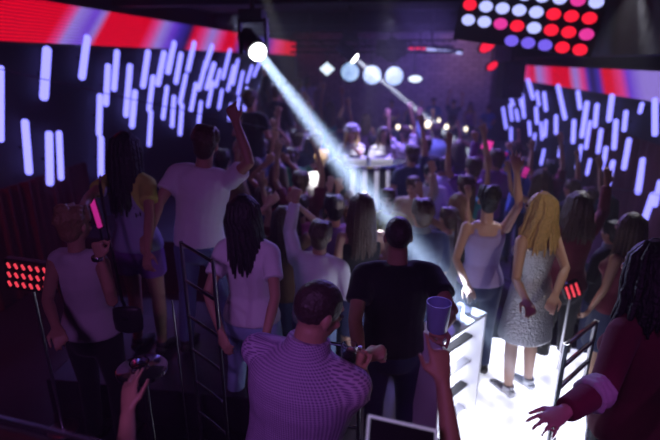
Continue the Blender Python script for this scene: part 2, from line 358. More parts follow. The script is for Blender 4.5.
def tubes(lst, x, s, grp, wallname, z_hi, z_mid):
    rows = {}
    items = []
    for (a, b, c, d, hw) in lst:
        t, q = onX(a, b, x+s*.09), onX(c, d, x+s*.09)
        if max(t.y, q.y) > YB-.35: continue
        items.append((((t+q)/2).y, t, q, hw))
    items.sort(key=lambda i: i[0])
    for y, t, q, hw in items:
        mid = (t+q)/2; row = 'upper' if mid.z > z_hi else 'middle' if mid.z > z_mid else 'lower'
        k = rows[row] = rows.get(row, -1)+1
        lab = 'glowing LED tube on the %s wall, %s row, %s the camera there' % (wallname, row, ORD[k] if k < 20 else 'beyond the twentieth from')
        dep = abs((CM.inverted() @ mid).z); r = hw*dep/FPX*.68
        root = empty('led_tube', mid, 0, lab.replace('nearest the camera', 'nearest the camera'), 'light tube', grp)
        mb = MB(); mb.loft([t-mid, q-mid], [r, r], n=10); mb.build('diffuser', M['tube'], root)
        mb = MB(); mb.box((-s*(.09-.004)/2-s*.002, 0, 0), (.086, .02, .02)); mb.build('bracket', M['black'], root, smooth=False)
tubes(LT, XL, 1, 'LED tubes on the terrace-side wall', 'terrace-side', 2.45, 1.95)
tubes(RT, XR, -1, 'LED tubes on the podium-side wall', 'podium-side', 1.9, 1.35)

# ------------------------------------------------------------------ hanging pixel screen, top
def pixel_screen():
    c = P(533, -6, 5.4); q = CM.to_3x3()
    r = empty('pixel_screen', c, 0, 'large ceiling-hung LED screen of round red and pale blue dots', 'LED screen')
    X = (Matrix.Rotation(YAW, 3, 'Z') @ Matrix.Rotation(R(-20), 3, 'Z') @ Matrix.Rotation(R(8), 3, 'Y'))
    def L(u, v, w_): return X @ Vector((u, w_, v))
    b = MB(); b.box((0, 0, 0), (1.55, .10, 1.15)); o = b.build('housing', M['black'], r, smooth=False); 
    o.matrix_local = X.to_4x4() @ Matrix.Translation((0, .07, 0))
    b = MB()
    nc, nr = 8, 7
    for i in range(nc):
        for j in range(nr):
            u = -.66+i*.186+(j % 2)*.02; v = .48-j*.165
            if j == 6 and i < 3: continue
            k = (i*5+j*3) % 7
            if j == 6: b.m = 3 if i < 6 else 1
            elif i + (j-4) < (3 if j == 5 else 5): b.m = 1 if (i == 0 and j == 4) else 0
            else: b.m = (0, 2, 1, 0, 2, 1, 0)[k] if i < 6 else (1, 2, 0, 1, 2, 1, 1)[k]
            b.ball((u, 0, v), (.078, .02, .062), None, 12, 6)
    o = b.build('pixel_dots', [M['white_led'], M['red_led'], M['pink_led'], M['blue_led']], r); o.matrix_local = X.to_4x4()
    top = ZC - c.z
    for sx in (-.5, .5):
        p0 = X @ Vector((sx, .07, .5)); b = MB(); b.loft([p0, Vector((p0.x, p0.y, top))], [.015, .015], n=8, cap='flat'); b.build('hanging_rod', M['black'], r)
pixel_screen()

# ------------------------------------------------------------------ moving heads and par lamps
def moving_head(pos, target, rl, label):
    r = empty('moving_head_light', pos, 0, label, 'stage light')
    d = (target-pos).normalized(); q = d.to_track_quat('Z', 'Y').to_matrix().to_4x4()
    b = MB(); b.lathe([(rl*.7, -.28), (rl*1.05, -.24), (rl*1.12, -.05), (rl*1.2, .06), (rl*1.2, .10), (rl*1.05, .10)], q, 24); lh = b.build('lamp_head', M['black'], r)
    b = MB(); b.lathe([(0.001, .10), (rl*1.0, .10), (rl*.95, .13), (rl*.6, .155), (.001, .165)], q, 24); b.build('lens', M['lens'], lh)
    h = ZC - pos.z; b = MB()
    for s in (-1, 1):
        b.box((s*(rl*1.2+.03), 0, .10), (.03, .08, .34))
    b.box((0, 0, .27), (rl*2.4+.09, .10, .04)); b.build('yoke', M['black'], r, smooth=False)
    b = MB(); b.box((0, 0, .33), (.26, .22, .10)); b.build('base', M['rub'], r, smooth=False, bevel=.01)
    b = MB(); b.loft([(0, 0, .36), (0, 0, h)], [.025, .025], n=10, cap='flat'); b.build('hanging_pole', M['black'], r)
moving_head(B1a, B1b, .098, 'moving-head spotlight throwing the big white beam over the crowd, nearest the camera')
moving_head(B2a, B2b, .10, 'smaller moving-head spotlight above the row of blue lamps, throwing the thin beam')
PAR = [(327, 69, 8, 'lens', 'white-glowing square lamp at the terrace end of the blue lamp row', 1), (350, 72, 9.5, 'bluelens', 'round pale blue lamp next to the white square one', 0), (372, 75, 9.5, 'bluelens', 'round pale blue lamp, the middle one of three', 0), (394, 76, 9.5, 'bluelens', 'round pale blue lamp farthest from the white square lamp', 0), (415, 79, 7, 'lens', 'flat white oval lamp at the bar end of the row', 2)]
for (px, py, hw, mm, lab, kind) in PAR:
    p = P(px, py, 9.6); rr = hw*9.6/FPX
    r = empty('par_lamp', p, YAW, lab+' on the far truss', 'stage light')
    q = Matrix.Rotation(PI/2, 4, 'X')   # lathe z -> -y (towards camera)
    X = q @ Matrix.Diagonal((1, .5 if kind == 2 else (.85 if kind == 1 else 1), 1, 1))
    b = MB(); b.lathe([(rr*.6, -.25), (rr*1.0, -.15), (rr*1.08, .0), (rr*1.08, .03), (rr, .03)], X, 4 if kind == 1 else 24); lh = b.build('lamp_housing', M['black'], r)
    b = MB(); b.lathe([(.001, .025), (rr*.98, .025), (rr*.8, .05), (.001, .07)], X, 4 if kind == 1 else 24)
    b.build('lens', mat('soft_white_lens', (.5, .5, .5), .3, emit=(.72, .86, 1), es=1.5) if kind else M[mm], lh)
    b = MB(); b.loft([(0, .1, rr*.8), (0, .1, 2.97-p.z)], [.015, .015], n=8, cap='flat'); b.build('clamp', M['black'], r)
a, b_ = P(300, 74, 9.6), P(440, 78, 9.6)
tr = empty('lighting_truss', (a.x, a.y+.1, 2.95), YAW, 'dark lighting truss carrying the row of pale blue lamps', 'truss')
L_ = (Vector((b_.x, b_.y, 0))-Vector((a.x, a.y, 0))).length
tb = MB()
for (yy, zz) in ((0, 0), (0, .22), (.22, .11)): tb.loft([(-.2, yy, zz), (L_+.3, yy, zz)], [.022, .022], n=8, cap='flat')
for i in range(14):
    x0 = -.1+i*(L_+.3)/14; x1 = x0+(L_+.3)/14
    tb.loft([(x0, 0, 0 if i % 2 else .22), (x1, 0, .22 if i % 2 else 0)], [.01, .01], n=6); tb.loft([(x0, 0, .22), (x1, .22, .11)], [.01, .01], n=6)
tb.build('chord_frame', M['black'], tr)
for x0 in (.2, L_-.2):
    q_ = MB(); q_.loft([(x0, 0, .22), (x0, 0, ZC-2.95)], [.02, .02], n=8, cap='flat'); q_.build('hanging_pole', M['black'], tr)

# far ceiling light strip (red then pale violet), red lamps, ceiling speakers
r = empty('light_strip', P(410, 48, 11), 0, 'thin light strip above the bar, red at one end and pale violet along the rest', 'light strip')
o0 = P(410, 48, 11)
for nm, x0, y0, x1, y1, mm in (('red_section', 410, 48, 426, 48, 'red_led'), ('violet_section', 427, 49, 461, 53, 'white_led')):
    b = MB(); b.loft([P(x0, y0, 11)-o0, P(x1, y1, 11)-o0], [.03, .03], n=8); b.build(nm, M[mm], r)
b = MB(); b.loft([P(408, 46, 11)-o0, P(463, 51, 11)-o0], [.035, .035], n=8, cap='flat'); b.loft([P(420, 46, 11)-o0, Vector((P(420, 46, 11).x, P(420, 46, 11).y, ZC))-o0], [.012, .012], n=6); b.build('rail', M['black'], r)
for (px, py, d, rr, lab) in ((487, 46, 7.5, .13, 'red ceiling lamp just under the dotted screen'), (492, 66, 8.5, .10, 'smaller red lamp below the red ceiling lamp, by the black loudspeaker')):
    p = P(px, py, d); r = empty('red_lamp', p, YAW, lab, 'lamp')
    q = Matrix.Rotation(PI/2, 4, 'X') @ Matrix.Rotation(R(35), 4, 'Z') @ Matrix.Diagonal((1, .6, 1, 1))
    b = MB(); b.lathe([(rr*.7, -.2), (rr*1.1, -.1), (rr*1.12, .02), (rr, .02)], q, 20); b.build('lamp_housing', M['black'], r)
    b = MB(); b.lathe([(.001, .02), (rr, .02), (rr*.7, .05), (.001, .06)], q, 20); b.build('lens', M['red_led'], r)
    b = MB(); b.loft([(0, .05, rr*.6), (0, .05, ZC-p.z)], [.015, .015], n=8, cap='flat'); b.build('hanging_pole', M['black'], r)
def speaker(p, sz, rz, lab, top=None):
    r = empty('loudspeaker', p, rz, lab, 'loudspeaker')
    b = MB(); b.box((0, 0, 0), sz); b.build('cabinet', M['rub'], r, smooth=False, bevel=.02)
    for zz, rr in ((-sz[2]*.2, sz[0]*.38), (sz[2]*.28, sz[0]*.2)):
        b = MB(); b.lathe([(rr, 0), (rr, .015), (rr*.9, .02), (rr*.3, .005), (.001, .01)], Matrix.Translation((0, -sz[1]/2, zz)) @ Matrix.Rotation(PI/2, 4, 'X'), 20); b.build('speaker_cone', M['black'], r)
    b = MB(); b.loft([(0, 0, sz[2]/2), (0, 0, ZC-p.z)], [.02, .02], n=8, cap='flat'); b.build('hanging_pole', M['black'], r)
speaker(P(391, 48, 10.3), (.62, .4, .34), YAW, 'black loudspeaker hung over the far truss beside the thin light strip')
speaker(P(510, 80, 9.0), (.40, .4, .65), YAW, 'tall black loudspeaker hung where the podium-side tube wall begins')

# ------------------------------------------------------------------ people
def sphere_rot(yaw, pitch, roll): return Euler((R(pitch), R(roll), R(yaw)), 'XYZ').to_matrix()
ARM = {   # local (elbow, wrist, hand pose) for the arm on +x side; mirrored for -x
 'down': ((.235, .0, 1.17), (.25, .08, .93), 'relax'),
 'bent': ((.26, -.02, 1.18), (.20, .20, 1.14), 'grip'),
 'up':   ((.30, .06, 1.62), (.28, .10, 1.88), 'open'),
 'high': ((.22, .04, 1.70), (.16, .06, 1.97), 'open'),
 'fist': ((.28, .10, 1.58), (.26, .13, 1.84), 'grip'),
 'wave': ((.36, .08, 1.50), (.42, .14, 1.76), 'open'),
 'fwd':  ((.22, .24, 1.34), (.17, .46, 1.46), 'open'),
 'out':  ((.42, .08, 1.36), (.56, .20, 1.52), 'open'),
 'head': ((.36, -.02, 1.56), (.14, -.02, 1.78), 'relax'),
 'phone': ((.26, .16, 1.44), (.14, .26, 1.68), 'grip'),
}
def hand(mb, wr, d, pn, side, pose, k=1.0, fr_=.0085):
    """palm + five fingers. d: direction, pn: palm normal (fingers curl to it), side: thumb side vector sign"""
    d = d.normalized(); pn = (pn - d*pn.dot(d)).normalized(); sd = d.cross(pn).normalized()*side
    kn = wr + d*.095*k
    mb.loft([wr - d*.02*k, wr + d*.03*k, wr+d*.07*k, kn], [(.026*k, .018*k), (.034*k, .017*k), (.041*k, .015*k), (.040*k, .012*k)], hint=pn, n=12)
    curls = dict(open=(8, 10, 8), relax=(25, 30, 20), grip=(62, 75, 45), point=(75, 85, 50))[pose]
    for i, (off, ln) in enumerate(((.031, .072), (.0105, .080), (-.0105, .075), (-.031, .058))):
        c = curls
        if pose == 'point' and i == 0: c = (4, 6, 4)
        if pose == 'open': spread = off*9
        else: spread = off*2
        p = kn + sd*off*k - d*.008*k; dd = (d + sd*spread*.9).normalized(); pts = [p]; ang = 0
        for j, fl in enumerate((.44, .31, .25)):
            ang += R(c[j]*(1+.12*i)); v = dd*math.cos(ang) + pn*math.sin(ang); p = p + v*ln*k*fl; pts.append(p)
        mb.loft(pts, [fr_*k*1.05, fr_*k, fr_*k*.92, fr_*k*.8], hint=pn, n=8)
    th = wr + d*.025*k + sd*.026*k
    o1 = (d*.75 + sd*.85 + pn*.25).normalized(); o2 = (d*1.0 + sd*(.35 if pose == 'open' else .05) + pn*(.3 if pose == 'open' else .8)).normalized()
    mb.loft([th - o1*.01*k, th + o1*.035*k, th+o1*.035*k+o2*.032*k, th+o1*.035*k+o2*.058*k], [.013*k, .011*k, .0095*k, .008*k], hint=pn, n=8)

def build_person(root, sex='f', arms=('down', 'down'), lean=0, side=0, head=(0, 0, 0), top='tshirt', topm=None, bottom='trousers', botm=None,
                 hair='short', hm=None, sk='fair', vox=.014, s=1.0, armpts=None, legs='stand', face=True, shoes=True, hairlen=.35, palm=None, bulk=1.0, shoem=None):
    f = sex == 'f'; SH = .158 if f else .185; G = .88 if f else 1.0
    def Lb(p):
        p = Vector(p); wgt = max(0, min(1, (p.z-.92)/.28))
        if wgt > 0:
            Rm = Euler((R(-lean)*wgt, R(side)*wgt, 0), 'XYZ').to_matrix(); p = Vector((0, 0, .95)) + Rm @ (p-Vector((0, 0, .95)))
        return p*s
    HR = sphere_rot(*head)
    def Hd(p): p = Vector(p); return Lb(Vector((0, 0, 1.54)) + HR @ (p-Vector((0, 0, 1.54))))
    if f: prof = [(.86, .165, .115), (.93, .172, .12), (1.0, .155, .11), (1.09, .122, .09), (1.18, .132, .098), (1.27, .148, .108), (1.35, .15, .10), (1.41, .145, .08), (1.45, .085, .062)]
    else: prof = [(.86, .155, .115), (.93, .16, .12), (1.0, .155, .115), (1.09, .148, .108), (1.18, .16, .115), (1.28, .178, .125), (1.36, .182, .118), (1.42, .165, .092), (1.46, .09, .065)]
    prof = [(z, x_*bulk, y_*(1+(bulk-1)*1.3)) for z, x_, y_ in prof]; SH *= 1+(bulk-1)*.8; G *= 1+(bulk-1)*.8
    def torso(mb, e, z0, z1, flare=0, cap='round'):
        ps = []; rs = []
        rows = [(z0, None)] + [(z, (a, b)) for z, a, b in prof if z0+.02 < z < z1-.02] + [(z1, None)]
        def interp(z):
            for (za, a1, b1), (zb, a2, b2) in zip(prof, prof[1:]):
                if za <= z <= zb: t = (z-za)/(zb-za); return (a1+(a2-a1)*t, b1+(b2-b1)*t)
            return (prof[0][1], prof[0][2]) if z < prof[0][0] else (prof[-1][1], prof[-1][2])
        for z, r in rows:
            r = r or interp(z); fl = flare*max(0, (1.15-z)/.25) if flare else 0
            ps.append(Lb((0, -.012*max(0, (z-1.2))/.2, z))); rs.append(((r[0]+e+fl)*s, (r[1]+e+fl)*s))
        mb.loft(ps, rs, hint=Vector((0, 1, 0)), n=20, cap=cap)
    # arm joints
    A = []
    for i, sx in enumerate((1, -1)):     # 0 = right-hand side (+x), 1 = left (-x)
        sh = Lb((sx*SH, -.012, 1.40))
        if armpts and armpts[i]:
            el, wr, pose = armpts[i]; el = Vector(el); wr = Vector(wr)
        else:
            el, wr, pose = ARM[arms[i]]; el = Lb((el[0]*sx*(SH/.185), el[1], el[2])); wr = Lb((wr[0]*sx*(SH/.185), wr[1], wr[2]))
        # keep arm bone lengths human
        dv = el-sh; el = sh + dv.normalized()*min(max(dv.length, .25*s), .31*s)
        dv2 = wr-el; wr = el + dv2.normalized()*min(max(dv2.length, .22*s), .27*s)
        A.append((sx, sh, el, wr, pose))
    HIP = .092
    if legs == 'sit': LG = [((sx*HIP, .0, .90), (sx*.13, .42, .92), (sx*.13, .40, .48), (sx*.13, .42, .44)) for sx in (1, -1)]
    elif legs == 'walk': LG = [((HIP, 0, .88), (.10, .14, .50), (.11, .04, .09), None), ((-HIP, 0, .88), (-.10, .02, .48), (-.12, -.16, .10), None)]
    elif legs == 'wide': LG = [((HIP, 0, .88), (.16, .03, .49), (.20, -.02, .08), None), ((-HIP, 0, .88), (-.15, .05, .49), (-.17, -.03, .08), None)]
    else: LG = [((sx*HIP, 0, .88), (sx*.105, .02, .49), (sx*.11, -.01, .08), None) for sx in (1, -1)]
    # ---- body
    b = MB()
    torso(b, 0, .86, 1.448, cap='flat')
    b.ball((0, 0, .87), (.12, .10, .08), Lb)
    b.loft([Lb((0, -.015, 1.40)), Lb((0, -.01, 1.47)), Hd((0, .0, 1.56))], [(.075*G*s, .062*s), (.058*G*s, .058*G*s), (.055*G*s, .058*G*s)], n=14)
    if f:
        for sx in (1, -1): b.ball((sx*.068, .085, 1.27), (.055, .05, .055), lambda v: Lb(v))
    Hs = .96 if f else 1.0
    def HB(c, r): b.ball(c, tuple(q*Hs for q in r), Hd)
    HB((0, -.008, 1.65), (.074, .094, .098)); HB((0, .030, 1.595), (.056, .062, .070)); HB((0, .052, 1.565), (.034, .035, .032))
    HB((0, .099, 1.617), (.012, .018, .020)); HB((0, .088, 1.645), (.009, .014, .028)); HB((0, .070, 1.668), (.050, .022, .014))
    for sx in (1, -1): HB((sx*.077, -.002, 1.622), (.011, .020, .032)); HB((sx*.036, .070, 1.605), (.02, .018, .018))
    for sx, sh, el, wr, pose in A:
        b.loft([sh, sh.lerp(el, .35), el, el.lerp(wr, .3), wr], [.054*G*s, .047*G*s, .037*G*s, .038*G*s, .026*G*s], n=12)
        dr = (wr-el).normalized()
        pn = Vector(palm) if palm else Vector((0, 1, .1)) if abs(dr.z) > .5 else Vector((0, .2, -1))
        if pose == 'open' and not palm: pn = Vector((0, 1, 0))
        hand(b, wr, dr, pn, sx if dr.z < .3 else -sx, pose, s*.97 if f else s*1.04, max(.0085, vox*.85))
    for i_, (h_, k_, a_, t_) in enumerate(LG):
        sx = 1 if i_ == 0 else -1
        K = lambda p: Vector(p)*s
        b.loft([K(h_), K(h_).lerp(K(k_), .4), K(k_), K(k_).lerp(K(a_), .3), K(a_)], [.088*s, .074*s, .052*s, .053*s, .034*s], hint=Vector((0, 1, 0)), n=14)
        b.loft([K(a_)+K((0, -.03, -.03)), K(a_)+K((0, .07, -.035)), K(a_)+K((0, .15, -.05))], [(.034*s, .034*s), (.040*s, .026*s), (.038*s, .018*s)], n=12)
    b.remesh('body', skin(sk), root, vox, 3)
    # ---- face parts
    if face:
        for sx in (1, -1):
            e = MB(); e.ball((sx*.031*Hs, .083*Hs+.002, 1.640), (.013, .009, .007), Hd, 10, 6); e.build('eye', M['eye'], root)
        e = MB(); e.ball((0, .086*Hs, 1.578), (.022, .010, .007), Hd, 10, 6); e.build('mouth', M['lip'], root)
    # ---- top
    if top:
        g = MB(); e = .018
        hem = dict(tshirt=.90, tank=.90, long=.88, rolled=.88, blouse=.88, crop=1.12, dress=.62, vest=.9)[top]
        if top == 'dress':
            torso(g, e, .86, 1.36, cap='flat')
            g.loft([Lb((0, 0, .98)), Lb((0, 0, .88)), Vector((0, 0, .70))*s, Vector((0, 0, .60))*s], [(.165*s, .13*s), (.19*s, .145*s), (.20*s, .16*s), (.205*s, .165*s)], n=20, cap='flat')
        else:
            torso(g, e, max(hem, .87), 1.36 if top in ('tank', 'crop') else 1.445, flare=.012, cap='flat')
        if f:
            for sx in (1, -1): g.ball((sx*.066, .088, 1.27), (.065, .056, .062), Lb)
        if top in ('tank', 'dress', 'crop'):
            for sx in (1, -1):
                g.loft([Lb((sx*.085, -.085, 1.33)), Lb((sx*.088, -.072, 1.40)), Lb((sx*.085, -.02, 1.445)), Lb((sx*.08, .05, 1.42)), Lb((sx*.08, .085, 1.33))], [(.026*s, .012*s)]*5, hint=Vector((0, 1, .3)), n=10)
        else:
            for sx, sh, el, wr, pose in A:
                if top == 'vest':
                    g.loft([Lb((sx*.055, -.012, 1.435)), Lb((sx*SH*.6, -.012, 1.43)), sh.lerp(Lb((sx*SH*.6, -.012, 1.43)), .25)], [(.05*s, .07*s), (.062*s, .062*s), (.066*s*G, .066*s*G)], n=12); continue
                ends = dict(tshirt=.62, blouse=.45, long=2, rolled=1.25)[top]
                pts = [sh]; rr = [(.064*G)*s]
                if ends <= 1: pts += [sh.lerp(el, ends*.6), sh.lerp(el, ends)]; rr += [.064*G*s, .068*G*s]
                else: q = min(ends-1, .96); pts += [sh.lerp(el, .5), el, el.lerp(wr, q*.5), el.lerp(wr, q)]; rr += [.058*G*s, .052*G*s, .049*G*s, .043*G*s]
                g.loft(pts, [q_+.004*s for q_ in rr], n=14, cap='flat')
                g.loft([Lb((sx*.05, -.012, 1.43)), Lb((sx*SH*.55, -.012, 1.425)), sh], [(.052*s, .072*s), (.062*s, .066*s), (.064*s*G, .064*s*G)], n=12)
        if top not in ('tank', 'dress', 'crop'):
            k_ = bulk; hi = 1.49 if top in ('rolled', 'long') else 1.472
            g.loft([Lb((0, -.016, 1.41)), Lb((0, -.016, 1.44)), Lb((0, -.012, hi))], [(.150*s*k_*G, .098*s*k_), (.122*s*k_*G, .094*s*k_), (.080*s*k_, .078*s*k_)], n=18, cap='flat')
        g.remesh(dict(tshirt='t_shirt', tank='tank_top', long='long_sleeved_top', rolled='shirt', blouse='blouse', crop='crop_top', dress='dress', vest='sleeveless_top')[top], topm or cloth('grey'), root, max(vox, .011), 5)
    if top == 'rolled':
        g = MB(); g.loft([Lb((0, -.014, 1.455)), Lb((0, -.004, 1.525))], [(.088*s*bulk, .084*s*bulk), (.070*s*bulk, .072*s*bulk)], n=20, cap='flat'); g.build('collar', topm or cloth('grey'), root)
    # ---- bottom
    if bottom:
        g = MB(); e = .014
        torso(g, e, .85, 1.02, cap='round')
        if bottom == 'skirt': g.loft([Vector((0, 0, .96))*s, Vector((0, 0, .82))*s, Vector((0, 0, .55))*s], [(.18*s, .135*s), (.2*s, .155*s), (.23*s, .19*s)], n=20, cap='flat')
        else:
            for (h_, k_, a_, t_) in LG:
                h_, k_, a_ = Vector(h_)*s, Vector(k_)*s, Vector(a_)*s
                if bottom == 'shorts': g.loft([h_, h_.lerp(k_, .5)], [.105*s, .10*s], n=14, cap='flat')
                else: g.loft([h_, h_.lerp(k_, .4), k_, k_.lerp(a_, .4), k_.lerp(a_, .97)], [.106*s, .090*s, .068*s, .064*s, .057*s], n=14, cap='flat')
        g.remesh(dict(trousers='trousers', jeans='jeans', shorts='shorts', skirt='skirt')[bottom], botm or cloth('navy'), root, max(vox, .013), 4)
    if shoes:
        for i_, (h_, k_, a_, t_) in enumerate(LG):
            a_ = Vector(a_)*s; g = MB(); g.loft([a_+Vector((0, -.035, -.035))*s, a_+Vector((0, .04, -.035))*s, a_+Vector((0, .12, -.045))*s, a_+Vector((0, .17, -.052))*s], [(.042*s, .042*s), (.046*s, .040*s), (.046*s, .032*s), (.04*s, .024*s)], n=14)
            g.loft([a_+Vector((0, -.005, -.02))*s, a_+Vector((0, -.005, .03))*s], [.046*s, .045*s], n=12, cap='flat'); g.build('shoe', shoem or M['shoe'], root, smooth='all')
    # ---- hair
    if hair:
        rnd = random.Random(hash((sex, hair, round(lean), round(s*100))) % 999 if False else int(lean*7+s*100+len(hair)*13))
        g = MB()
        tight = hair == 'shaved'
        q = (.079, .099, .096) if tight else (.085, .108, .105)
        g.ball((0, -.020 if not tight else -.014, 1.662 if not tight else 1.660), tuple(c*Hs for c in q), Hd, 20, 12)
        if not tight: g.ball((0, -.045, 1.60), tuple(c*Hs for c in (.070, .060, .07)), Hd, 16, 10)
        if hair == 'bun': g.ball((0, -.085, 1.735), (.05, .045, .042), Hd)
        if hair == 'pony':
            g.loft([Hd((0, -.10, 1.68)), Hd((0, -.16, 1.66)), Lb((0, -.17, 1.55)), Lb((.01, -.15, 1.40)), Lb((.02, -.15, 1.30))], [.025*s, .034*s, .036*s, .03*s, .012*s], n=12)
        if hair in ('long', 'wavy'):
            # full falling mass built from locks
            g2 = []
            for i in range(46):
                ph = R(-128 + 256*(i+.5)/46) + rnd.uniform(-.05, .05); rr = rnd.uniform(.92, 1.05)
                sx_, cy_ = math.sin(ph), -math.cos(ph)
                ln = hairlen*rnd.uniform(.85, 1.08)*(1 if abs(ph) < 1.9 else .9); wv = .012 if hair == 'wavy' else .004
                pts = [Hd((sx_*.03, cy_*.03-.01, 1.752)), Hd((sx_*.078*rr, cy_*.095*rr-.012, 1.70)), Hd((sx_*.090*rr, cy_*.108*rr-.01, 1.62))]
                zz = 1.62; n_ = 5
                for j in range(1, n_+1):
                    z = zz - ln*j/n_; t = j/n_
                    spread = 1+.35*t if hair == 'long' else 1+.75*t
                    pts.append(Lb((sx_*.092*rr*spread + rnd.uniform(-wv, wv), cy_*.105*rr*(1+.35*t)-.015 + rnd.uniform(-wv, wv), z)).lerp(Hd((sx_*.092*rr*spread, cy_*.105*rr-.015, z)), .55 if j < 3 else .2))
                r0 = .016*s
                g.loft(pts, [r0*.7, r0, r0*1.1, r0*1.1, r0, r0*.9, r0*.7, r0*.35], n=6)
            g.build('hair', hm or hairm('black'), root, smooth='all')
        else:
            if not tight:
                for i in range(34):
                    ph = rnd.uniform(-2.4, 2.4); a0 = rnd.uniform(.02, .07); sx_, cy_ = math.sin(ph), -math.cos(ph)
                    g.loft([Hd((sx_*a0, cy_*a0, 1.752)), Hd((sx_*.075, cy_*.09-.015, 1.725)), Hd((sx_*.092, cy_*.112-.02, 1.665+rnd.uniform(-.02, .02)))], [.012*s, .013*s, .006*s], n=6)
            g.remesh('hair', hm or hairm('brown'), root, max(.008, vox*.7), 1)
    return Hd((0, 0, 1.748))

def depth_for(px, py, ztop):
    r = P(px, py, 1) - Vector((0, 0, CAMZ)); return (ztop-CAMZ)/r.z
KEYCHECK = []
def key_person(label, px, py, d, H=1.72, base=None, rz=0, legs='stand', arms=('down', 'down'), pxarms=None, lean=0, side=0, name='person', **kw):
    """standing person whose head top is at px,py; d camera depth, base = floor height (else from H)"""
    if d is None: d = depth_for(px, py, base+H)
    T = P(px, py, d)
    if base is None: base = T.z-H
    s = (T.z-base)/1.75/(math.cos(R(lean))*.45+.55)
    yaw = YAW+R(rz)
    # find where the head top falls for this lean
    Rm = Euler((R(-lean), R(side), 0), 'XYZ').to_matrix(); ht = (Vector((0, 0, .95)) + Rm @ Vector((0, 0, .798)))*s
    Z = Matrix.Rotation(yaw, 3, 'Z'); off = Z @ ht
    loc = Vector((T.x-off.x, T.y-off.y, base))
    if legs == 'sit': pass
    root = empty(name, loc, yaw, label, 'person', kw.pop('group', None))
    inv = (Matrix.Translation(loc) @ Z.to_4x4()).inverted()
    ap = None
    if pxarms: ap = [None if a is None else (inv @ P(*a[0]), inv @ P(*a[1]), a[2]) for a in pxarms]
    build_person(root, s=s, arms=arms, armpts=ap, lean=lean, side=side, legs=legs, **kw)
    root['_s'] = s; del root['_s']
    return root, inv, s


# ------------------------------------------------------------------ blocks the terrace guests stand on
structure(boxo('trim_8', (P(160, 200, 3.2).x-.1, P(160, 200, 3.2).y+.15, .50), (1.5, .95, .30), M['floor'], bevel=.01))

# two-tone top of the long-haired woman
m, nt, b, N = node_mat('two_tone_top_cloth')
tc = N('ShaderNodeTexCoord'); sp = N('ShaderNodeSeparateXYZ'); nt.links.new(tc.outputs['Object'], sp.inputs[0])
ab = N('ShaderNodeMath'); ab.operation = 'ABSOLUTE'; nt.links.new(sp.outputs['X'], ab.inputs[0])
ad = N('ShaderNodeMath'); ad.operation = 'MULTIPLY_ADD'; ad.inputs[1].default_value = .35; nt.links.new(sp.outputs['Z'], ad.inputs[0]); nt.links.new(ab.outputs[0], ad.inputs[2])
gt = N('ShaderNodeMath'); gt.operation = 'GREATER_THAN'; gt.inputs[1].default_value = .53; nt.links.new(ad.outputs[0], gt.inputs[0])
mx = N('ShaderNodeMix'); mx.data_type = 'RGBA'; mx.inputs['A'].default_value = (.36, .36, .52, 1); mx.inputs['B'].default_value = (.52, .58, .10, 1)
nt.links.new(gt.outputs[0], mx.inputs['Factor']); nt.links.new(mx.outputs['Result'], b.inputs['Base Color']); b.inputs['Roughness'].default_value = .9
M['twotone'] = m

V = .0075
key_person('person in a pale sleeveless top, hair pinned up, beside the red LED panel', 70, 207, 2.72, base=.35, rz=-8, sex='f', top='vest', topm=cloth('palegrey'), botm=cloth('black'),
           hair='bun', hm=hairm('darkblond'), sk='tan', vox=V, pxarms=[((113, 304, 2.62), (100, 256, 2.55), 'grip'), ((44, 320, 2.55), (62, 345, 2.35), 'relax')], head=(-14, -8, 0), shoes=True)
pb, invb, sb = key_person('person with long black hair, lime and grey-blue top, bag strap across the back', 123, 133, 3.22, base=.65, rz=-14, sex='f', top='tshirt', topm=M['twotone'], bottom='shorts', botm=cloth('purple'),
           hair='long', hm=hairm('black'), sk='tan', vox=V, hairlen=.42, pxarms=[((150, 232, 3.0), (146, 275, 2.9), 'relax'), ((84, 200, 3.0), (78, 214, 2.75), 'relax')], head=(-10, -5, 4), legs='stand')
key_person('person in a white t-shirt seen from behind, standing tall above the others on the terrace', 207, 125, 3.2, base=.65, rz=-6, side=9, sex='m', top='tshirt', topm=cloth('white'), bottom='jeans', botm=cloth('denim'),
           hair='short', hm=hairm('brown'), sk='tan', vox=V, pxarms=[((243, 168, 3.2), (236, 122, 3.15), 'relax'), ((163, 196, 3.25), (150, 232, 3.1), 'relax')], legs='wide')
key_person('person in white t-shirt and blue jeans, long black hair, beside the terrace rails', 245, 196, 2.85, base=.35, rz=-12, sex='f', top='tshirt', topm=cloth('white'), bottom='jeans', botm=cloth('skyblue'),
           hair='long', hm=hairm('black'), sk='tan', vox=V, hairlen=.34, pxarms=[((276, 305, 2.75), (262, 350, 2.62), 'relax'), ((206, 298, 2.85), (222, 335, 2.75), 'relax')], head=(-35, 0, 0), legs='wide')
pe, inve, se = key_person('person in a finely checked purple-grey shirt with shaved head, holding a glass', 318, 281, 1.90, base=.1, rz=-24, lean=7, side=6, bulk=1.16, sex='m', top='rolled', topm=M['check'], bottom='trousers', botm=cloth('black'),
           hair='shaved', hm=hairm('shaved'), sk='tan', vox=V, pxarms=[((326, 418, 2.05), (346, 374, 2.0), 'grip'), ((352, 392, 2.35), (352, 362, 2.2), 'grip')], head=(-38, -14, 0))
key_person('broad person in a black t-shirt, back turned, in the middle of the floor', 399, 217, 2.95, base=0, rz=2, bulk=1.1, sex='m', top='tshirt', topm=cloth('black'), bottom='trousers', botm=cloth('navy'),
           hair='shaved', hm=hairm('shaved'), sk='tan', vox=V, pxarms=[((452, 312, 2.8), (440, 330, 2.52), 'grip'), ((355, 320, 2.9), (362, 372, 2.7), 'relax')])
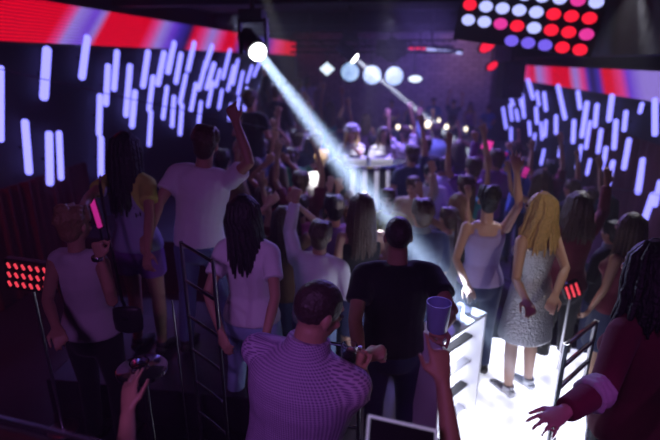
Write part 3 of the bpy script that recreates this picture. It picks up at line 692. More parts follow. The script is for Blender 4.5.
key_person('dark-haired person in a pale tank top on the lit podium, one arm straight up', 490, 186, 3.64, base=.25, rz=-4, sex='f', top='tank', topm=cloth('lilac'), bottom='jeans', botm=cloth('navy'),
           hair='bun', hm=hairm('black'), sk='fair', vox=V, pxarms=[((519, 205, 3.55), (516, 163, 3.5), 'open'), ((453, 268, 3.6), (470, 292, 3.4), 'relax')])
key_person('person with wavy blonde hair and a silver sequin dress on the lit podium', 541, 192, 3.35, base=.25, rz=24, side=-3, sex='f', top='dress', topm=M['silver'], bottom='skirt', botm=M['silver'],
           shoem=M['silver'], hair='wavy', hm=hairm('blond'), sk='fair', vox=V, hairlen=.30, pxarms=[((568, 275, 3.3), (552, 303, 3.15), 'relax'), ((516, 280, 3.3), (526, 300, 3.1), 'relax')], head=(20, 5, -8), legs='stand')
key_person('person with big brown hair and a dark maroon top behind the blonde dancer', 580, 192, 3.95, base=.02, rz=10, sex='f', top='long', topm=cloth('maroon'), bottom='trousers', botm=cloth('black'),
           hair='wavy', hm=hairm('brown'), sk='tan', vox=.011, hairlen=.26, arms=('wave', 'bent'))
key_person('person in a dark maroon blouse with pale ruffled cuff, reaching over the lit podium', 652, 242, 2.12, base=.15, rz=30, bulk=1.1, lean=6, sex='f', top='long', topm=cloth('maroon'), bottom='trousers', botm=cloth('black'),
           hair='wavy', hm=hairm('black'), sk='fair', vox=V, hairlen=.22, pxarms=[((705, 400, 2.0), (690, 440, 1.9), 'relax'), ((603, 388, 1.98), (560, 414, 1.80), 'open')], palm=(.2, .1, -1))
key_person('person mostly below the picture, one open hand raised by the round table', 84, 486, 1.42, base=0, rz=-10, sex='m', top='tshirt', topm=cloth('black'), bottom='trousers', botm=cloth('black'),
           hair='short', hm=hairm('brown'), sk='tan', vox=.0065, pxarms=[((113, 462, 1.42), (128, 412, 1.60), 'open'), None], arms=('down', 'down'))
key_person('person mostly below the picture, raised hand pointing before the added glowing shelf unit', 498, 468, 1.42, base=0, rz=8, sex='m', top='tshirt', topm=cloth('black'), bottom='trousers', botm=cloth('black'),
           hair='short', hm=hairm('brown'), sk='tan', vox=.0065, pxarms=[None, ((464, 418, 1.50), (439, 352, 1.60), 'point')], arms=('down', 'down'))

# ruffled pale cuff
c = P(607, 386, 2.14); cf = empty('cuff', c, 0); 
bpy.data.objects.remove(cf)
own = [o for o in S.objects if o.get('label', '').startswith('person in a dark maroon blouse')][0]
g = MB(); rc = random.Random(3); ax = (P(556, 416, 1.80)-P(603, 388, 1.98)).normalized()
c0 = P(603, 388, 1.98); Wm = own.matrix_basis.inverted()
for k in range(3):
    ctr = c0 + ax*(.03+k*.035); s_, u_ = basis(ax, Vector((0, 0, 1)))
    for i in range(16):
        a = 2*PI*i/16+k*.3; g.ball(Wm @ (ctr + (s_*math.cos(a)+u_*math.sin(a))*.052), .017+.006*rc.random())
o = g.remesh('ruffled_cuff', cloth('palegrey'), own, .007, 1); o['label'] = 'pale ruffled cuff'

# shoulder bag with long strap
T0, T1 = P(100, 186, 2.96), P(122, 300, 2.86)
bag = empty('shoulder_bag', P(128, 318, 2.85), YAW, 'small dark shoulder bag hanging on a long thin strap behind the two-tone top', 'bag')
bi = bag.matrix_basis.inverted()
g = MB(); g.loft([bi @ P(100, 176, 3.06), bi @ T0, bi @ P(110, 240, 2.92), bi @ T1, bi @ P(128, 312, 2.85)], [(.011, .004)]*5, hint=Vector((0, 1, 0)), n=8); g.build('strap', M['leather'], bag)
g = MB(); g.loft([(0, 0, -.07), (0, 0, 0), (0, 0, .06)], [(.085, .03), (.09, .035), (.085, .02)], hint=Vector((0, 1, 0)), n=20); po = g.build('pouch', M['leather'], bag)
g = MB(); g.box((0, -.034, .01), (.03, .008, .02)); g.build('clasp', M['chrome'], po, smooth=False)
# watch of the sleeveless guest
g = MB(); wp = P(98, 258, 2.55); g.lathe([(.031, -.012), (.034, -.008), (.034, .008), (.031, .012)], Matrix.Translation(wp), 24)
o = g.build('bracelet', M['chrome']); tag(o, 'shiny bracelet on the raised wrist of the guest with pinned-up hair', 'bracelet')

# glass in the checked man's hand, cup in the other's hand
def glass(name, p, h, r, m_, label, cat, fill=None, group=None):
    root = empty(name, p, 0, label, cat, group)
    b = MB(); b.lathe([(r*.75, 0), (r*.8, .004), (r, h), (r*.93, h), (r*.72, .012), (.001, .010)], None, 20); b.build('tumbler' if name != 'tumbler' else 'cup_wall', m_, root)
    if fill: b = MB(); b.lathe([(r*.70, .013), (r*.86, h*.65), (.001, h*.65)], None, 20); b.build('drink', fill, root)
    return root
glass('drinking_glass', P(349, 372, 1.98), .13, .034, M['glass'], 'tall drink glass held by the guest in the checked shirt', 'glass', M['amber'])
M['bluecup'] = mat('pale_blue_plastic', (.36, .46, .80), .35)
glass('tumbler', P(437, 330, 2.47), .16, .064, M['bluecup'], 'large pale blue cup held up beside the guest in the black t-shirt', 'cup', None)

# ------------------------------------------------------------------ lit podium
z0 = .25
def pq(px, py, z=z0): return onZ(px, py, z)
corners = [pq(432, 436), pq(585, 470), pq(592, 350), pq(448, 330)]
pc = sum(corners, Vector())/4
pod = empty('dance_podium', (pc.x, pc.y, 0), 0, 'low dance podium with a blazing white illuminated top under the two dancers', 'podium')
def prism(mb, pts, za, zb):
    n = len(pts); vs = [(p.x-pc.x, p.y-pc.y, za) for p in pts]+[(p.x-pc.x, p.y-pc.y, zb) for p in pts]
    mb.add(vs, [tuple(reversed(range(n))), tuple(range(n, 2*n))]+[(i, (i+1) % n, (i+1) % n+n, i+n) for i in range(n)])
g = MB(); prism(g, corners, 0.01, .20); g.build('base', M['black'], pod, smooth=False)
m, nt, b, N = node_mat('lit_podium_glass')
b.inputs['Base Color'].default_value = (.75, .75, .8, 1); b.inputs['Roughness'].default_value = .25
tc = N('ShaderNodeTexCoord'); nz = N('ShaderNodeTexNoise'); nz.inputs['Scale'].default_value = 2.2; nt.links.new(tc.outputs['Object'], nz.inputs['Vector'])
mr = N('ShaderNodeMapRange'); mr.inputs['From Min'].default_value = .35; mr.inputs['From Max'].default_value = .6; mr.inputs['To Min'].default_value = .55; mr.inputs['To Max'].default_value = 3.0
nt.links.new(nz.outputs['Fac'], mr.inputs['Value']); b.inputs['Emission Color'].default_value = (.80, .82, 1, 1); nt.links.new(mr.outputs[0], b.inputs['Emission Strength'])
M['podglow'] = m
sh = [pc+(p-pc)*.96 for p in corners]
g = MB(); prism(g, sh, .20, .25); g.build('glowing_top', m, pod, smooth=False)
g = MB()
for i in range(4):
    a, b_ = corners[i]-pc, corners[(i+1) % 4]-pc; g.loft([(a.x, a.y, .225), (b_.x, b_.y, .225)], [.02, .02], n=8, cap='flat')
g.build('chrome_edge', M['chrome'], pod)

# glowing shelf cabinet added in place of blown-out white streaks beside the podium
A_, B_ = P(430, 330, 3.1), P(470, 330, 3.5)
cab_z1 = P(450, 318, 3.3).z
cx = (A_+B_)/2; wd = (Vector((A_.x, A_.y))-Vector((B_.x, B_.y))).length; ang = math.atan2(B_.y-A_.y, B_.x-A_.x)
cab = empty('added_shelf_unit', (cx.x, cx.y, .0), ang, 'made-up glowing white shelf unit in place of blown-out streaks beside the lit podium', 'shelf')
M['cabglow'] = mat('white_streak_glow', (.7, .7, .75), .3, emit=(.74, .77, 1), es=4)
g = MB(); g.box((0, .10, cab_z1/2), (wd, .03, cab_z1-.02)); g.build('back_panel', M['cabglow'], cab, smooth=False)
for s in (-1, 1): g = MB(); g.box((s*(wd/2), 0, cab_z1/2), (.02, .22, cab_z1)); g.build('side_panel', M['whitep'], cab, smooth=False)
for k in range(6):
    g = MB(); g.box((0, 0, .06+k*(cab_z1-.07)/5), (wd-.02, .22 if k == 5 else .06, .022)); g.build('shelf', M['whitep'] if k == 5 else M['steel'] if k % 2 else M['black'], cab, smooth=False)
bl = 0
for k in (5,):
    for i in range(3):
        h = .12 if k != 4 else .10; wx = (-.33+.33*i)*wd*.85
        p = cab.matrix_basis @ Vector((wx, -.03, .068+k*(cab_z1-.07)/5))
        glass('drinking_glass', p, .085 if k < 5 else .12, .03, M['glass'], 'clear glass %s on the %s of the added glowing white shelf unit' % (('nearest the camera', 'in the middle', 'farthest from the camera')[i], 'top'), 'glass', None, 'glasses on the added glowing shelf unit')

# chrome rails
def railing(pa, pb_, zb, n, label, r=.010, posts=True, tilt=0, gap=None):
    """pa, pb_: ends of the top bar; n bars down to floor height zb"""
    root = empty('railing', (pa.x, pa.y, zb), 0, label, 'railing'); o = Vector((pa.x, pa.y, zb))
    top = min(pa.z, pb_.z)-zb; gap = gap or top/(n)
    for k in range(n):
        g = MB(); g.loft([pa-o-Vector((0, 0, gap*k)), pb_-o-Vector((0, 0, gap*k))], [r, r], n=10); g.build('rail', M['chrome'], root)
    for q in (pa, pb_):
        g = MB(); g.loft([(q.x-o.x, q.y-o.y, 0), q-o+Vector((0, 0, .01))], [r*1.1, r*1.1], n=10, cap='flat'); g.lathe([(.05, 0), (.05, .012), (.02, .02)], Matrix.Translation((q.x-o.x, q.y-o.y, 0)), 16); g.build('post', M['steel'], root)
railing(P(181, 243, 2.75), P(213, 262, 2.62), .35, 6, 'chrome rails between the guest in blue jeans and the tall guest on the terrace')
railing(P(318, 341, 2.55), P(360, 348, 2.5), 0, 8, 'chrome rails behind the glass of the guest in the checked shirt', r=.010)
railing(P(566, 345, 3.05), P(596, 322, 3.5), 0, 6, 'chrome rails along the podium edge by the maroon blouse', r=.016)
# handrail at the bottom corner
g0, g1 = P(-30, 411, 1.30), P(125, 449, 1.18)
root = empty('handrail', (g0.x, g0.y, 0), 0, 'dark handrail with a pale steel edge crossing the bottom corner below the round table', 'handrail')
o = Vector((g0.x, g0.y, 0)); u = (g1-g0).normalized(); pr = Vector((-u.y, u.x, 0)).normalized()
g = MB(); g.loft([g0-o-pr*.05-Vector((0, 0, .03)), g1-o-pr*.05-Vector((0, 0, .03))], [(.05, .03)]*2, hint=Vector((0, 0, 1)), n=16, cap='flat'); g.build('top_rail', M['wood'], root)
g = MB(); g.loft([g0-o, g1-o], [.006, .006], n=8, cap='flat'); g.build('steel_edge', M['steel'], root)
for t in (.08, .92):
    q = g0.lerp(g1, t)-o-pr*.05; g = MB(); g.loft([(q.x, q.y, 0), q-Vector((0, 0, .03))], [.02, .02], n=10, cap='flat'); g.build('post', M['black'], root)

# ------------------------------------------------------------------ small round table, LED panels, stands
p = P(142, 368, 2.45); root = empty('cocktail_table', (p.x, p.y, .35), 0, 'small round cocktail table with a chrome rim above the raised hand', 'table'); h = p.z-.35
g = MB(); g.lathe([(.001, h-.02), (.118, h-.02), (.118, h), (.001, h)], None, 32); g.build('table_top', M['wood'], root)
g = MB(); g.lathe([(.118, h-.022), (.126, h-.018), (.126, h), (.118, h+.004)], None, 40); g.build('rim', M['chrome'], root)
g = MB(); g.lathe([(.14, 0), (.14, .01), (.025, .03), (.02, .1), (.02, h-.02)], None, 20); g.build('pedestal', M['chrome'], root)
root = empty('ashtray', P(139, 361, 2.45), 0, 'small round glass ashtray on the cocktail table', 'ashtray'); root.location.z = p.z+.005
g = MB(); g.lathe([(.04, 0), (.05, .022), (.043, .022), (.034, .008), (.001, .006)], None, 20); g.build('bowl', M['glass'], root)

def led_panel(px, py, d, nx, ny, wpx, hpx, zfloor, label, rz=0, lean=0):
    p = P(px, py, d); k = d/FPX; root = empty('dotted_light', (p.x, p.y, zfloor), YAW+rz, label, 'LED light panel'); h = p.z-zfloor
    Rl = Matrix.Rotation(lean, 3, 'Y')
    g = MB(); g.box((0, .03, h), (wpx*k+.02, .05, hpx*k+.02), Rl); g.build('housing', M['black'], root, smooth=False, bevel=.005)
    g = MB()
    for i in range(nx):
        for j in range(ny):
            u = (-.5+(i+.5)/nx)*wpx*k; v = (.5-(j+.5)/ny)*hpx*k
            c_ = Rl @ Vector((u, 0, v)); g.loft([Vector((c_.x-.006*k*220*.5, 0, h+c_.z+.012)), Vector((c_.x+.003, 0, h+c_.z-.012))], [.0075*d/2.9]*2, n=8)
    g.build('led_dots', M['red_dot'], root)
    g = MB(); g.loft([(0, .03, 0), (0, .03, h-hpx*k/2)], [.010, .010], n=8, cap='flat'); g.lathe([(.10, 0), (.10, .012), (.02, .02)], Matrix.Translation((0, .03, 0)), 20); g.build('stand', M['steel'], root)
led_panel(27, 277, 2.95, 6, 3, 42, 30, .35, 'red dotted LED panel on a thin stand beside the guest with pinned-up hair', 0, R(9))
led_panel(573, 291, 3.9, 3, 3, 15, 14, 0, 'tiny red dotted LED panel on a stand behind the podium rails', 0, R(-25))
def stick(px, py, d, wpx, hpx, zf, m_, label, lean=0):
    p = P(px, py, d); k = d/FPX; root = empty('glow_lamp', (p.x, p.y, zf), YAW, label, 'lamp'); h = p.z-zf
    Rl = Matrix.Rotation(lean, 3, 'Y')
    g = MB(); g.box((0, -.012, h), (wpx*k, .03, hpx*k), Rl); g.build('light_panel', m_, root, smooth=False, bevel=.006)
    g = MB(); g.box((0, .02, h), (wpx*k+.02, .03, hpx*k+.02), Rl); g.build('housing', M['black'], root, smooth=False)
    g = MB(); g.loft([(0, .02, 0), (0, .02, h)], [.010, .010], n=8, cap='flat'); g.lathe([(.11, 0), (.11, .012), (.02, .02)], Matrix.Translation((0, .02, 0)), 20); g.build('stand', M['black'], root)
stick(96, 211, 3.55, 4, 34, .35, M['magenta'], 'thin upright magenta light strip behind the long-haired guest on the terrace', R(-8))
stick(278, 121, 7.6, 8, 14, .7, M['pink_led'], 'square magenta lamp among the guests on the riser, beside the big beam', R(8))
stick(487, 145, 7.4, 10, 9, 0, M['pink_led'], 'pink square lamp above the raised arm of the podium dancer, nearest the bar', R(15))
stick(502, 158, 6.6, 5, 13, 0, M['magenta'], 'slim slanted magenta lamp between the pink square lamp and the raised arm', R(20))
stick(525, 172, 6.0, 5, 10, 0, M['magenta'], 'small magenta lamp just past the raised arm, nearest the podium-side tubes', R(15))
stick(533, 190, 5.6, 2.5, 13, 0, M['pink_led'], 'hair-thin pink light stick over the blonde dancer', R(22))
p = P(172, 300, 2.5); g = MB(); g.loft([(p.x, p.y, .37), (p.x, p.y, p.z)], [.005, .005], n=8, cap='flat'); g.lathe([(.07, 0), (.07, .012), (.01, .02)], Matrix.Translation((p.x, p.y, .35)), 20)
tag(g.build('pole', M['steel']), 'thin steel pole standing on the terrace by the round table', 'pole')

# framed tablet at the bottom edge
root = empty('menu_board', P(402, 432, 1.42), 0, 'dark glossy menu board with a white frame before the guest in black t-shirt', 'board')
c = [P(369, 416, 1.42), P(436, 431, 1.38), P(436, 470, 1.30), P(366, 456, 1.34)]
o = root.location; cc = sum(c, Vector())/4; nrm = (c[1]-c[0]).cross(c[3]-c[0]).normalized()
g = MB()
def slab(mb, q, t, off):
    vs = [v-o+nrm*off for v in q]+[v-o+nrm*(off+t) for v in q]; mb.add(vs, [(3, 2, 1, 0), (4, 5, 6, 7)]+[(i, (i+1) % 4, (i+1) % 4+4, i+4) for i in range(4)])
slab(g, c, .012, 0); pn_ = g.build('panel', M['black'], root, smooth=False)
g = MB()
for i in range(4): g.loft([c[i]-o, c[(i+1) % 4]-o], [.0042, .0042], n=8)
g.build('frame', mat('white_frame', (.8, .8, .85), .4, emit=(.4, .42, .6), es=.35), pn_)  # the frame is no lamp; a faint glow brightens its outline
g = MB(); bt = cc-o; g.loft([Vector((bt.x, bt.y, -o.z)), bt], [.015, .015], n=10, cap='flat'); g.lathe([(.12, 0), (.12, .012), (.02, .02)], Matrix.Translation((bt.x, bt.y, -o.z)), 20); g.build('stand', M['black'], root)

# ------------------------------------------------------------------ DJ booth with two performers
bc = P(368, 172, 6.9); bz = .25
stg = MB(); stg.lathe([(1.15, 0), (1.15, bz), (.001, bz)], Matrix.Translation((bc.x, bc.y+.25, 0)), 40); tag(stg.build('stage', M['black']), 'round black stage platform under the two performers', 'stage')
root = empty('booth', (bc.x, bc.y, bz), YAW, 'curved booth with shiny vertical silver stripes in front of the two white-clad performers', 'booth')
hB = P(370, 166, 6.5).z-bz
g = MB(); n = 40; vs = []; fs = []; RB = .46
for i in range(n+1):
    a = PI + PI*i/n
    for rr in (RB, RB-.05):
        for z in (.0, hB): vs.append((rr*1.1*math.cos(a), rr*math.sin(a), z))
for i in range(n):
    a = 4*i; b_ = a+4
    fs += [(a, b_, b_+1, a+1), (a+2, a+3, b_+3, b_+2), (a+1, b_+1, b_+3, a+3), (a, a+2, b_+2, b_)]
fs += [(0, 1, 3, 2), (4*n, 4*n+2, 4*n+3, 4*n+1)]
g.add(vs, fs); g.build('front_wall', M['rub'], root)
M['stripe'] = mat('silver_stripe', (.85, .85, .9), .35, .1)
for i in range(10):
    a = PI + PI*(i+.5)/10; g = MB(); x_, y_ = (RB+.012)*1.1*math.cos(a), (RB+.012)*math.sin(a)
    g.loft([(x_, y_, .03), (x_*1.04, y_*1.04, hB*.5), (x_, y_, hB-.03)], [(.034, .014)]*3, hint=Vector((math.cos(a), math.sin(a), 0)), n=10); g.build('stripe', M['stripe'], root)
g = MB(); vs = []; n = 30
for z in (hB, hB+.03):
    for i in range(n+1):
        a = PI+PI*i/n; vs.append(((RB+.07)*1.1*math.cos(a), (RB+.07)*math.sin(a), z))
m1 = n+1; g.add(vs, [tuple(reversed(range(m1))), tuple(range(m1, 2*m1))]+[(i, (i+1) % m1, (i+1) % m1+m1, i+m1) for i in range(m1)]); g.build('table_top', M['chrome'], root, smooth=False)
for (dx, lab) in ((-.20, 'white mixing deck on the booth before the blonde performer'), (.16, 'white mixing deck on the booth before the dark-haired performer')):
    q = root.matrix_basis @ Vector((dx, -.20, hB+.03)); r2 = empty('mixing_deck', q, YAW, lab, 'mixing deck')
    g = MB(); g.box((0, 0, .03), (.30, .24, .06)); cs_ = g.build('case', M['whitep'], r2, smooth=False, bevel=.008)
    g = MB(); g.lathe([(.001, .062), (.09, .062), (.09, .072), (.001, .076)], None, 24); g.build('platter', M['black'], cs_)
    for kx in (-.12, -.09, .12): g = MB(); g.lathe([(.012, .06), (.012, .08), (.001, .08)], Matrix.Translation((kx, -.09, 0)), 10); g.build('knob', M['chrome'], cs_)
a1, i1, s1 = key_person('blonde performer in a white t-shirt and grey cap behind the striped booth', 352, 125, 7.05, base=.25, rz=165, sex='f', top='tshirt', topm=cloth('white'), bottom='skirt', botm=cloth('white'), hair='long', hm=hairm('blond'), sk='fair', vox=.011, hairlen=.32,
           arms=('bent', 'fwd'), group='performers')
a2, i2, s2 = key_person('dark-haired performer in a white t-shirt behind the striped booth', 384, 127, 7.1, base=.25, rz=190, sex='f', top='tshirt', topm=cloth('white'), bottom='skirt', botm=cloth('white'), hair='long', hm=hairm('brown'), sk='fair', vox=.011, hairlen=.30, arms=('bent', 'bent'), group='performers')
g = MB(); q = Vector((0, 0, 1.64))*s1
g.lathe([(.128, .055), (.125, .065), (.10, .07), (.098, .12), (.06, .145), (.001, .15)], Matrix.Translation(Vector((0, 0, 1.62))*s1) @ Matrix.Rotation(R(-6), 4, 'X'), 24); g.build('cap', M['silver'], a1)

# ------------------------------------------------------------------ bar at the back
ba, bb = P(384, 130, 11.3), P(482, 134, 11.3)
root = empty('bar_counter', ((ba.x+bb.x)/2, (ba.y+bb.y)/2, 0), YAW, 'long dark bar counter at the back of the room, bottles on top', 'bar')
wB = (Vector((ba.x, ba.y))-Vector((bb.x, bb.y))).length; zB = .96
g = MB(); g.box((0, .3, zB/2), (wB, .55, zB)); g.build('cabinet', M['wood'], root, smooth=False)
g = MB(); g.box((0, .27, zB+.02), (wB+.1, .66, .04)); g.build('worktop', M['steel'], root, smooth=False, bevel=.008)
g = MB(); g.loft([(-wB/2, -.06, zB*.25), (wB/2, -.06, zB*.25)], [.02, .02], n=8); g.build('foot_rail', M['chrome'], root)
wt = zB+.04
def bottle(p, k, m_, lab, grp):
    r = empty('bottle', p, 0, lab, 'bottle', grp)
    g = MB(); g.lathe([(.036, 0), (.038, .01), (.038, .17*k), (.014, .22*k), (.013, .28*k), (.001, .28*k)], None, 14); bg_ = g.build('bottle_glass', m_, r)
    g = MB(); g.lathe([(.0385, .05), (.0388, .13*k)], None, 14); g.build('paper_label', M['whitep'], bg_)
    g = MB(); g.lathe([(.015, .275*k), (.015, .30*k), (.001, .30*k)], None, 10); g.build('bottle_cap', M['chrome'], r)
rb = random.Random(5)
for i in range(14):
    x_ = -wB/2+.12+i*(wB-.24)/13+rb.uniform(-.03, .03)
    bottle(root.matrix_basis @ Vector((x_, .15+rb.uniform(-.06, .2), wt)), rb.uniform(.9, 1.25), [M['glass'], M['amber'], M['greenglass'], M['whitep']][i % 4], ('clear', 'amber', 'green', 'white')[i % 4]+' bottle on the bar counter, '+['first', 'second', 'third', 'fourth', 'fifth', 'sixth', 'seventh', 'eighth', 'ninth', 'tenth', 'eleventh', 'twelfth', 'thirteenth', 'fourteenth'][i]+' from the end nearest the blue lamps', 'bottles on the bar')
M['warm'] = mat('warm_bulb', (.5, .5, .4), .3, emit=(1, .86, .68), es=3.2)
for i, (px, py, k) in enumerate(((421, 119, 1.5), (429, 125, 1.2), (399, 128, .8), (413, 129, .9), (448, 128, .9), (468, 130, .7), (440, 121, .6))):
    p = P(px, py, 11.4); x_ = (root.matrix_basis.inverted() @ p).x
    q = root.matrix_basis @ Vector((x_, .30, wt)); hh = max(.15, (2.8+ (q-Vector((0, 0, 2.8))).length*0 - 0) and p.z-wt)
    r = empty('table_lamp', q, 0, ('largest and brightest', 'second brightest', 'endmost, nearest the blue lamps,', 'second from the blue-lamp end,', 'third from the far end,', 'endmost, nearest the podium-side tubes,', 'small')[i].rstrip(',')+' warm-white lamp standing on the bar counter', 'lamp', 'lamps on the bar')
    g = MB(); g.ball((0, 0, hh), (.055*k, .055*k, .075*k)); g.build('bulb', M['warm'], r)
    g = MB(); g.lathe([(.05, 0), (.05, .01), (.012, .02), (.010, hh-.05*k)], None, 12); g.build('base', M['black'], r)

# cable strung across the room
g = MB(); e0, e1 = onX(-8, 67, XL+.03), onX(668, 196, XR-.03); pts = [e0.lerp(e1, t)+Vector((0, 0, -.10*4*t*(1-t))) for t in [i/24 for i in range(25)]]
g.loft(pts, [.004]*25, n=6, cap='flat'); tag(g.build('cable', mat('grey_cable', (.08, .07, .12), .6)), 'thin cable strung across the room from tube wall to tube wall', 'cable')

# ------------------------------------------------------------------ the crowd
PROTO = {}
PLACED = [(o.location.x, o.location.y, 0) for o in S.objects if o.get('category') == 'person'] + [(bc.x, bc.y, .35)]
SPEC = dict(
 m_up=dict(sex='m', arms=('high', 'up'), top='tshirt', hair='short'),
 m_one=dict(sex='m', arms=('high', 'bent'), top='tshirt', hair='short'),
 m_oneL=dict(sex='m', arms=('bent', 'up'), top='long', hair='short', lean=6),
 m_down=dict(sex='m', arms=('bent', 'bent'), top='tshirt', hair='short'),
 m_fist=dict(sex='m', arms=('bent', 'fist'), top='long', hair='short', side=5),
 m_shirt=dict(sex='m', arms=('down', 'bent'), top='rolled', hair='short'),
 m_bent=dict(sex='m', arms=('bent', 'bent'), top='tshirt', hair='short', lean=28),
 f_up=dict(sex='f', arms=('up', 'high'), top='tank', hair='long', bottom='skirt'),
 f_one=dict(sex='f', arms=('wave', 'down'), top='blouse', hair='pony', bottom='jeans'),
 f_down=dict(sex='f', arms=('bent', 'down'), top='dress', hair='long', bottom='skirt'),
 f_wavy=dict(sex='f', arms=('bent', 'wave'), top='tank', hair='wavy', bottom='jeans', side=-6),
 f_head=dict(sex='f', arms=('head', 'head'), top='blouse', hair='long', bottom='skirt'),
)
TOPN = ('t_shirt', 'tank_top', 'long_sleeved_top', 'shirt', 'blouse', 'crop_top', 'dress')
def crowd(key, px, py, label, top, bot='navy', hm='brown', sk='tan', H=1.74, base=0, rz=0, d=None, group='dancers on the floor'):
    if SPEC[key]['sex'] == 'f' and H == 1.74: H = 1.66
    if d is None: d = depth_for(px, py, base+H)
    best = None
    for dd in (0, .15, -.15, .3, -.3, .45, -.45, .6, -.6, .8, -.8):
        q = P(px, py, d+dd); h = q.z-base
        if not 1.48 < h < 1.93: continue
        if base == 0 and (q.x < -2.0 or q.x > 3.05): continue
        m_ = min([((q.x-o[0])**2+(q.y-o[1])**2)**.5-o[2] for o in PLACED] or [9])
        if best is None or m_ > best[0]+.02: best = (m_, d+dd)
        if m_ > .47: break
    if best: d = best[1]
    H = P(px, py, d).z-base
    q = P(px, py, d); PLACED.append((q.x, q.y, 0))
    if key not in PROTO:
        r = empty('person', (0, 0, 0)); ht = build_person(r, vox=.013, **SPEC[key]); PROTO[key] = (r, list(r.children), ht.copy(), [False])
    r0, ch, ht, used = PROTO[key]
    T = P(px, py, d); s = (T.z-base)/ht.z; yaw = YAW+R(rz)
    off = Matrix.Rotation(yaw, 3, 'Z') @ (ht*s)
    if not used[0]: r = r0; parts = ch; used[0] = True
    else:
        r = r0.copy(); COL.objects.link(r); parts = []
        for c in ch:
            k = c.copy(); COL.objects.link(k); k.parent = r; parts.append(k)
    r.location = (T.x-off.x, T.y-off.y, base); r.rotation_euler = (0, 0, yaw); r.scale = (s, s, s)
    tag(r, label, 'person', group)
    for k in parts:
        n = k.name.split('.')[0]
        mm = cloth(top) if n in TOPN and top != 'silver' else M['silver'] if n in TOPN else cloth(bot) if n in ('jeans', 'trousers', 'skirt', 'shorts') else hairm(hm) if n == 'hair' else skin(sk) if n == 'body' else None
        if mm:
            k.material_slots[0].link = 'OBJECT'; k.material_slots[0].material = mm
    return r
C_ = crowd
# nearest ring behind the terrace and the black t-shirt
C_('f_head', 283, 207, 'dark-haired person in a brown blouse with both hands at the head, behind the jeans-and-white-t-shirt guest', 'brown', hm='brown', d=3.95)
C_('m_fist', 322, 222, 'person in a white long-sleeved top, fist raised, behind the checked-shirt guest', 'white', bot='denim', d=4.15, hm='brown', rz=-12)
C_('m_oneL', 352, 206, 'person in a black top with one fist raised behind the black t-shirt guest', 'black', d=4.5, sk='fair', rz=-15)
C_('f_one', 449, 208, 'person in a grey blouse with a ponytail beside the tank-top dancer, arm lifted', 'grey', d=4.3, rz=25)
C_('m_down', 264, 188, 'person in a navy t-shirt with short hair behind the terrace, under the long beam', 'navy', d=4.6)
C_('f_wavy', 236, 176, 'wavy-haired person in a purple tank top by the arm of the tall white t-shirt guest', 'purple', d=4.2, base=.0, hm='darkblond')
C_('m_shirt', 614, 222, 'person in a black shirt at the podium end beside the red drape', 'black', d=4.7, rz=30, hm='black')
C_('f_down', 632, 214, 'long-haired person in a maroon dress against the red drape', 'maroon', d=4.5, rz=35, hm='brown')
# second ring
C_('m_up', 301, 172, 'person in a maroon t-shirt with both arms straight up, left of the white-lit guest', 'maroon', rz=-10)
C_('m_down', 335, 176, 'short-haired person in a grey t-shirt inside the long beam', 'grey', rz=5)
C_('f_down', 362, 194, 'long-haired person in a black dress right before the striped booth', 'black', rz=8)
C_('m_down', 388, 190, 'person in a yellow t-shirt facing back towards the camera by the booth', 'yellow', rz=170, sk='fair')
C_('m_oneL', 413, 178, 'person in a cream top with an arm raised, between booth and bespectacled guest', 'cream', rz=150, sk='fair')
C_('m_shirt', 431, 166, 'person in a white collared shirt facing the camera on the bar side of the floor', 'white', rz=175, sk='fair', hm='black')
C_('f_one', 466, 176, 'person in a teal blouse and ponytail behind the tank-top dancer', 'teal', rz=15)
C_('m_up', 474, 158, 'person in a purple t-shirt with both arms up behind the tank-top dancer', 'purple', rz=20)
C_('f_wavy', 541, 170, 'wavy-haired person in a navy tank top waving beyond the blonde dancer', 'navy', rz=30)
C_('m_one', 573, 180, 'person in a black t-shirt raising one arm under the podium-side tubes', 'black', rz=35, d=5.6)
C_('f_down', 255, 158, 'long-haired person in a blue dress at the riser edge', 'blue', d=5.8)
C_('f_head', 278, 164, 'person in a red blouse with hands at the head under the magenta square lamp', 'red', d=5.5)
# third ring
C_('m_down', 322, 150, 'person in a blazing white t-shirt caught by a spotlight beside the long beam', 'white', rz=0, d=5.9, hm='darkblond')
C_('f_one', 293, 148, 'ponytailed person in a green blouse left of the blazing white t-shirt', 'green', d=6.4)
C_('f_down', 334, 160, 'long-haired person in a lilac dress inside the long beam', 'lilac', d=5.6, rz=-10, hm='black')
C_('m_bent', 447, 158, 'person bending forward in a pale lilac t-shirt, round back towards the camera', 'lilac', d=5.4, rz=-20, hm='black')
C_('m_one', 412, 145, 'person in a navy t-shirt raising an arm beside the striped booth', 'navy', rz=20)
C_('m_down', 426, 137, 'person in a black t-shirt just before the bar lamps', 'black', rz=10)
C_('f_down', 459, 140, 'long-haired person in a purple dress on the bar side of the floor', 'purple', rz=12)
C_('m_fist', 497, 150, 'person in a dark purple long-sleeved top with a raised fist by the magenta lamps', 'purple', rz=30)
C_('f_one', 515, 142, 'ponytailed person in a maroon blouse where the podium-side tubes begin', 'maroon', rz=40)
C_('m_up', 405, 126, 'person in a white t-shirt with arms up right behind the two performers', 'white', rz=30)
C_('m_oneL', 437, 124, 'person in a skyblue top with one arm up before the bar counter', 'skyblue', rz=5)
C_('f_wavy', 480, 127, 'wavy-haired person in a pink tank top before the bar counter end', 'pink', rz=15)
C_('m_shirt', 392, 117, 'person in a dark shirt behind the performers near the bar', 'navy', rz=15)
C_('f_down', 366, 114, 'long-haired person in a purple dress farther behind the performers', 'purple', rz=-5)
C_('m_one', 340, 118, 'person in a grey t-shirt with one arm up behind the blonde performer', 'grey', rz=-10)
C_('m_down', 318, 128, 'person in a blue t-shirt between riser and performers', 'blue', rz=-10)
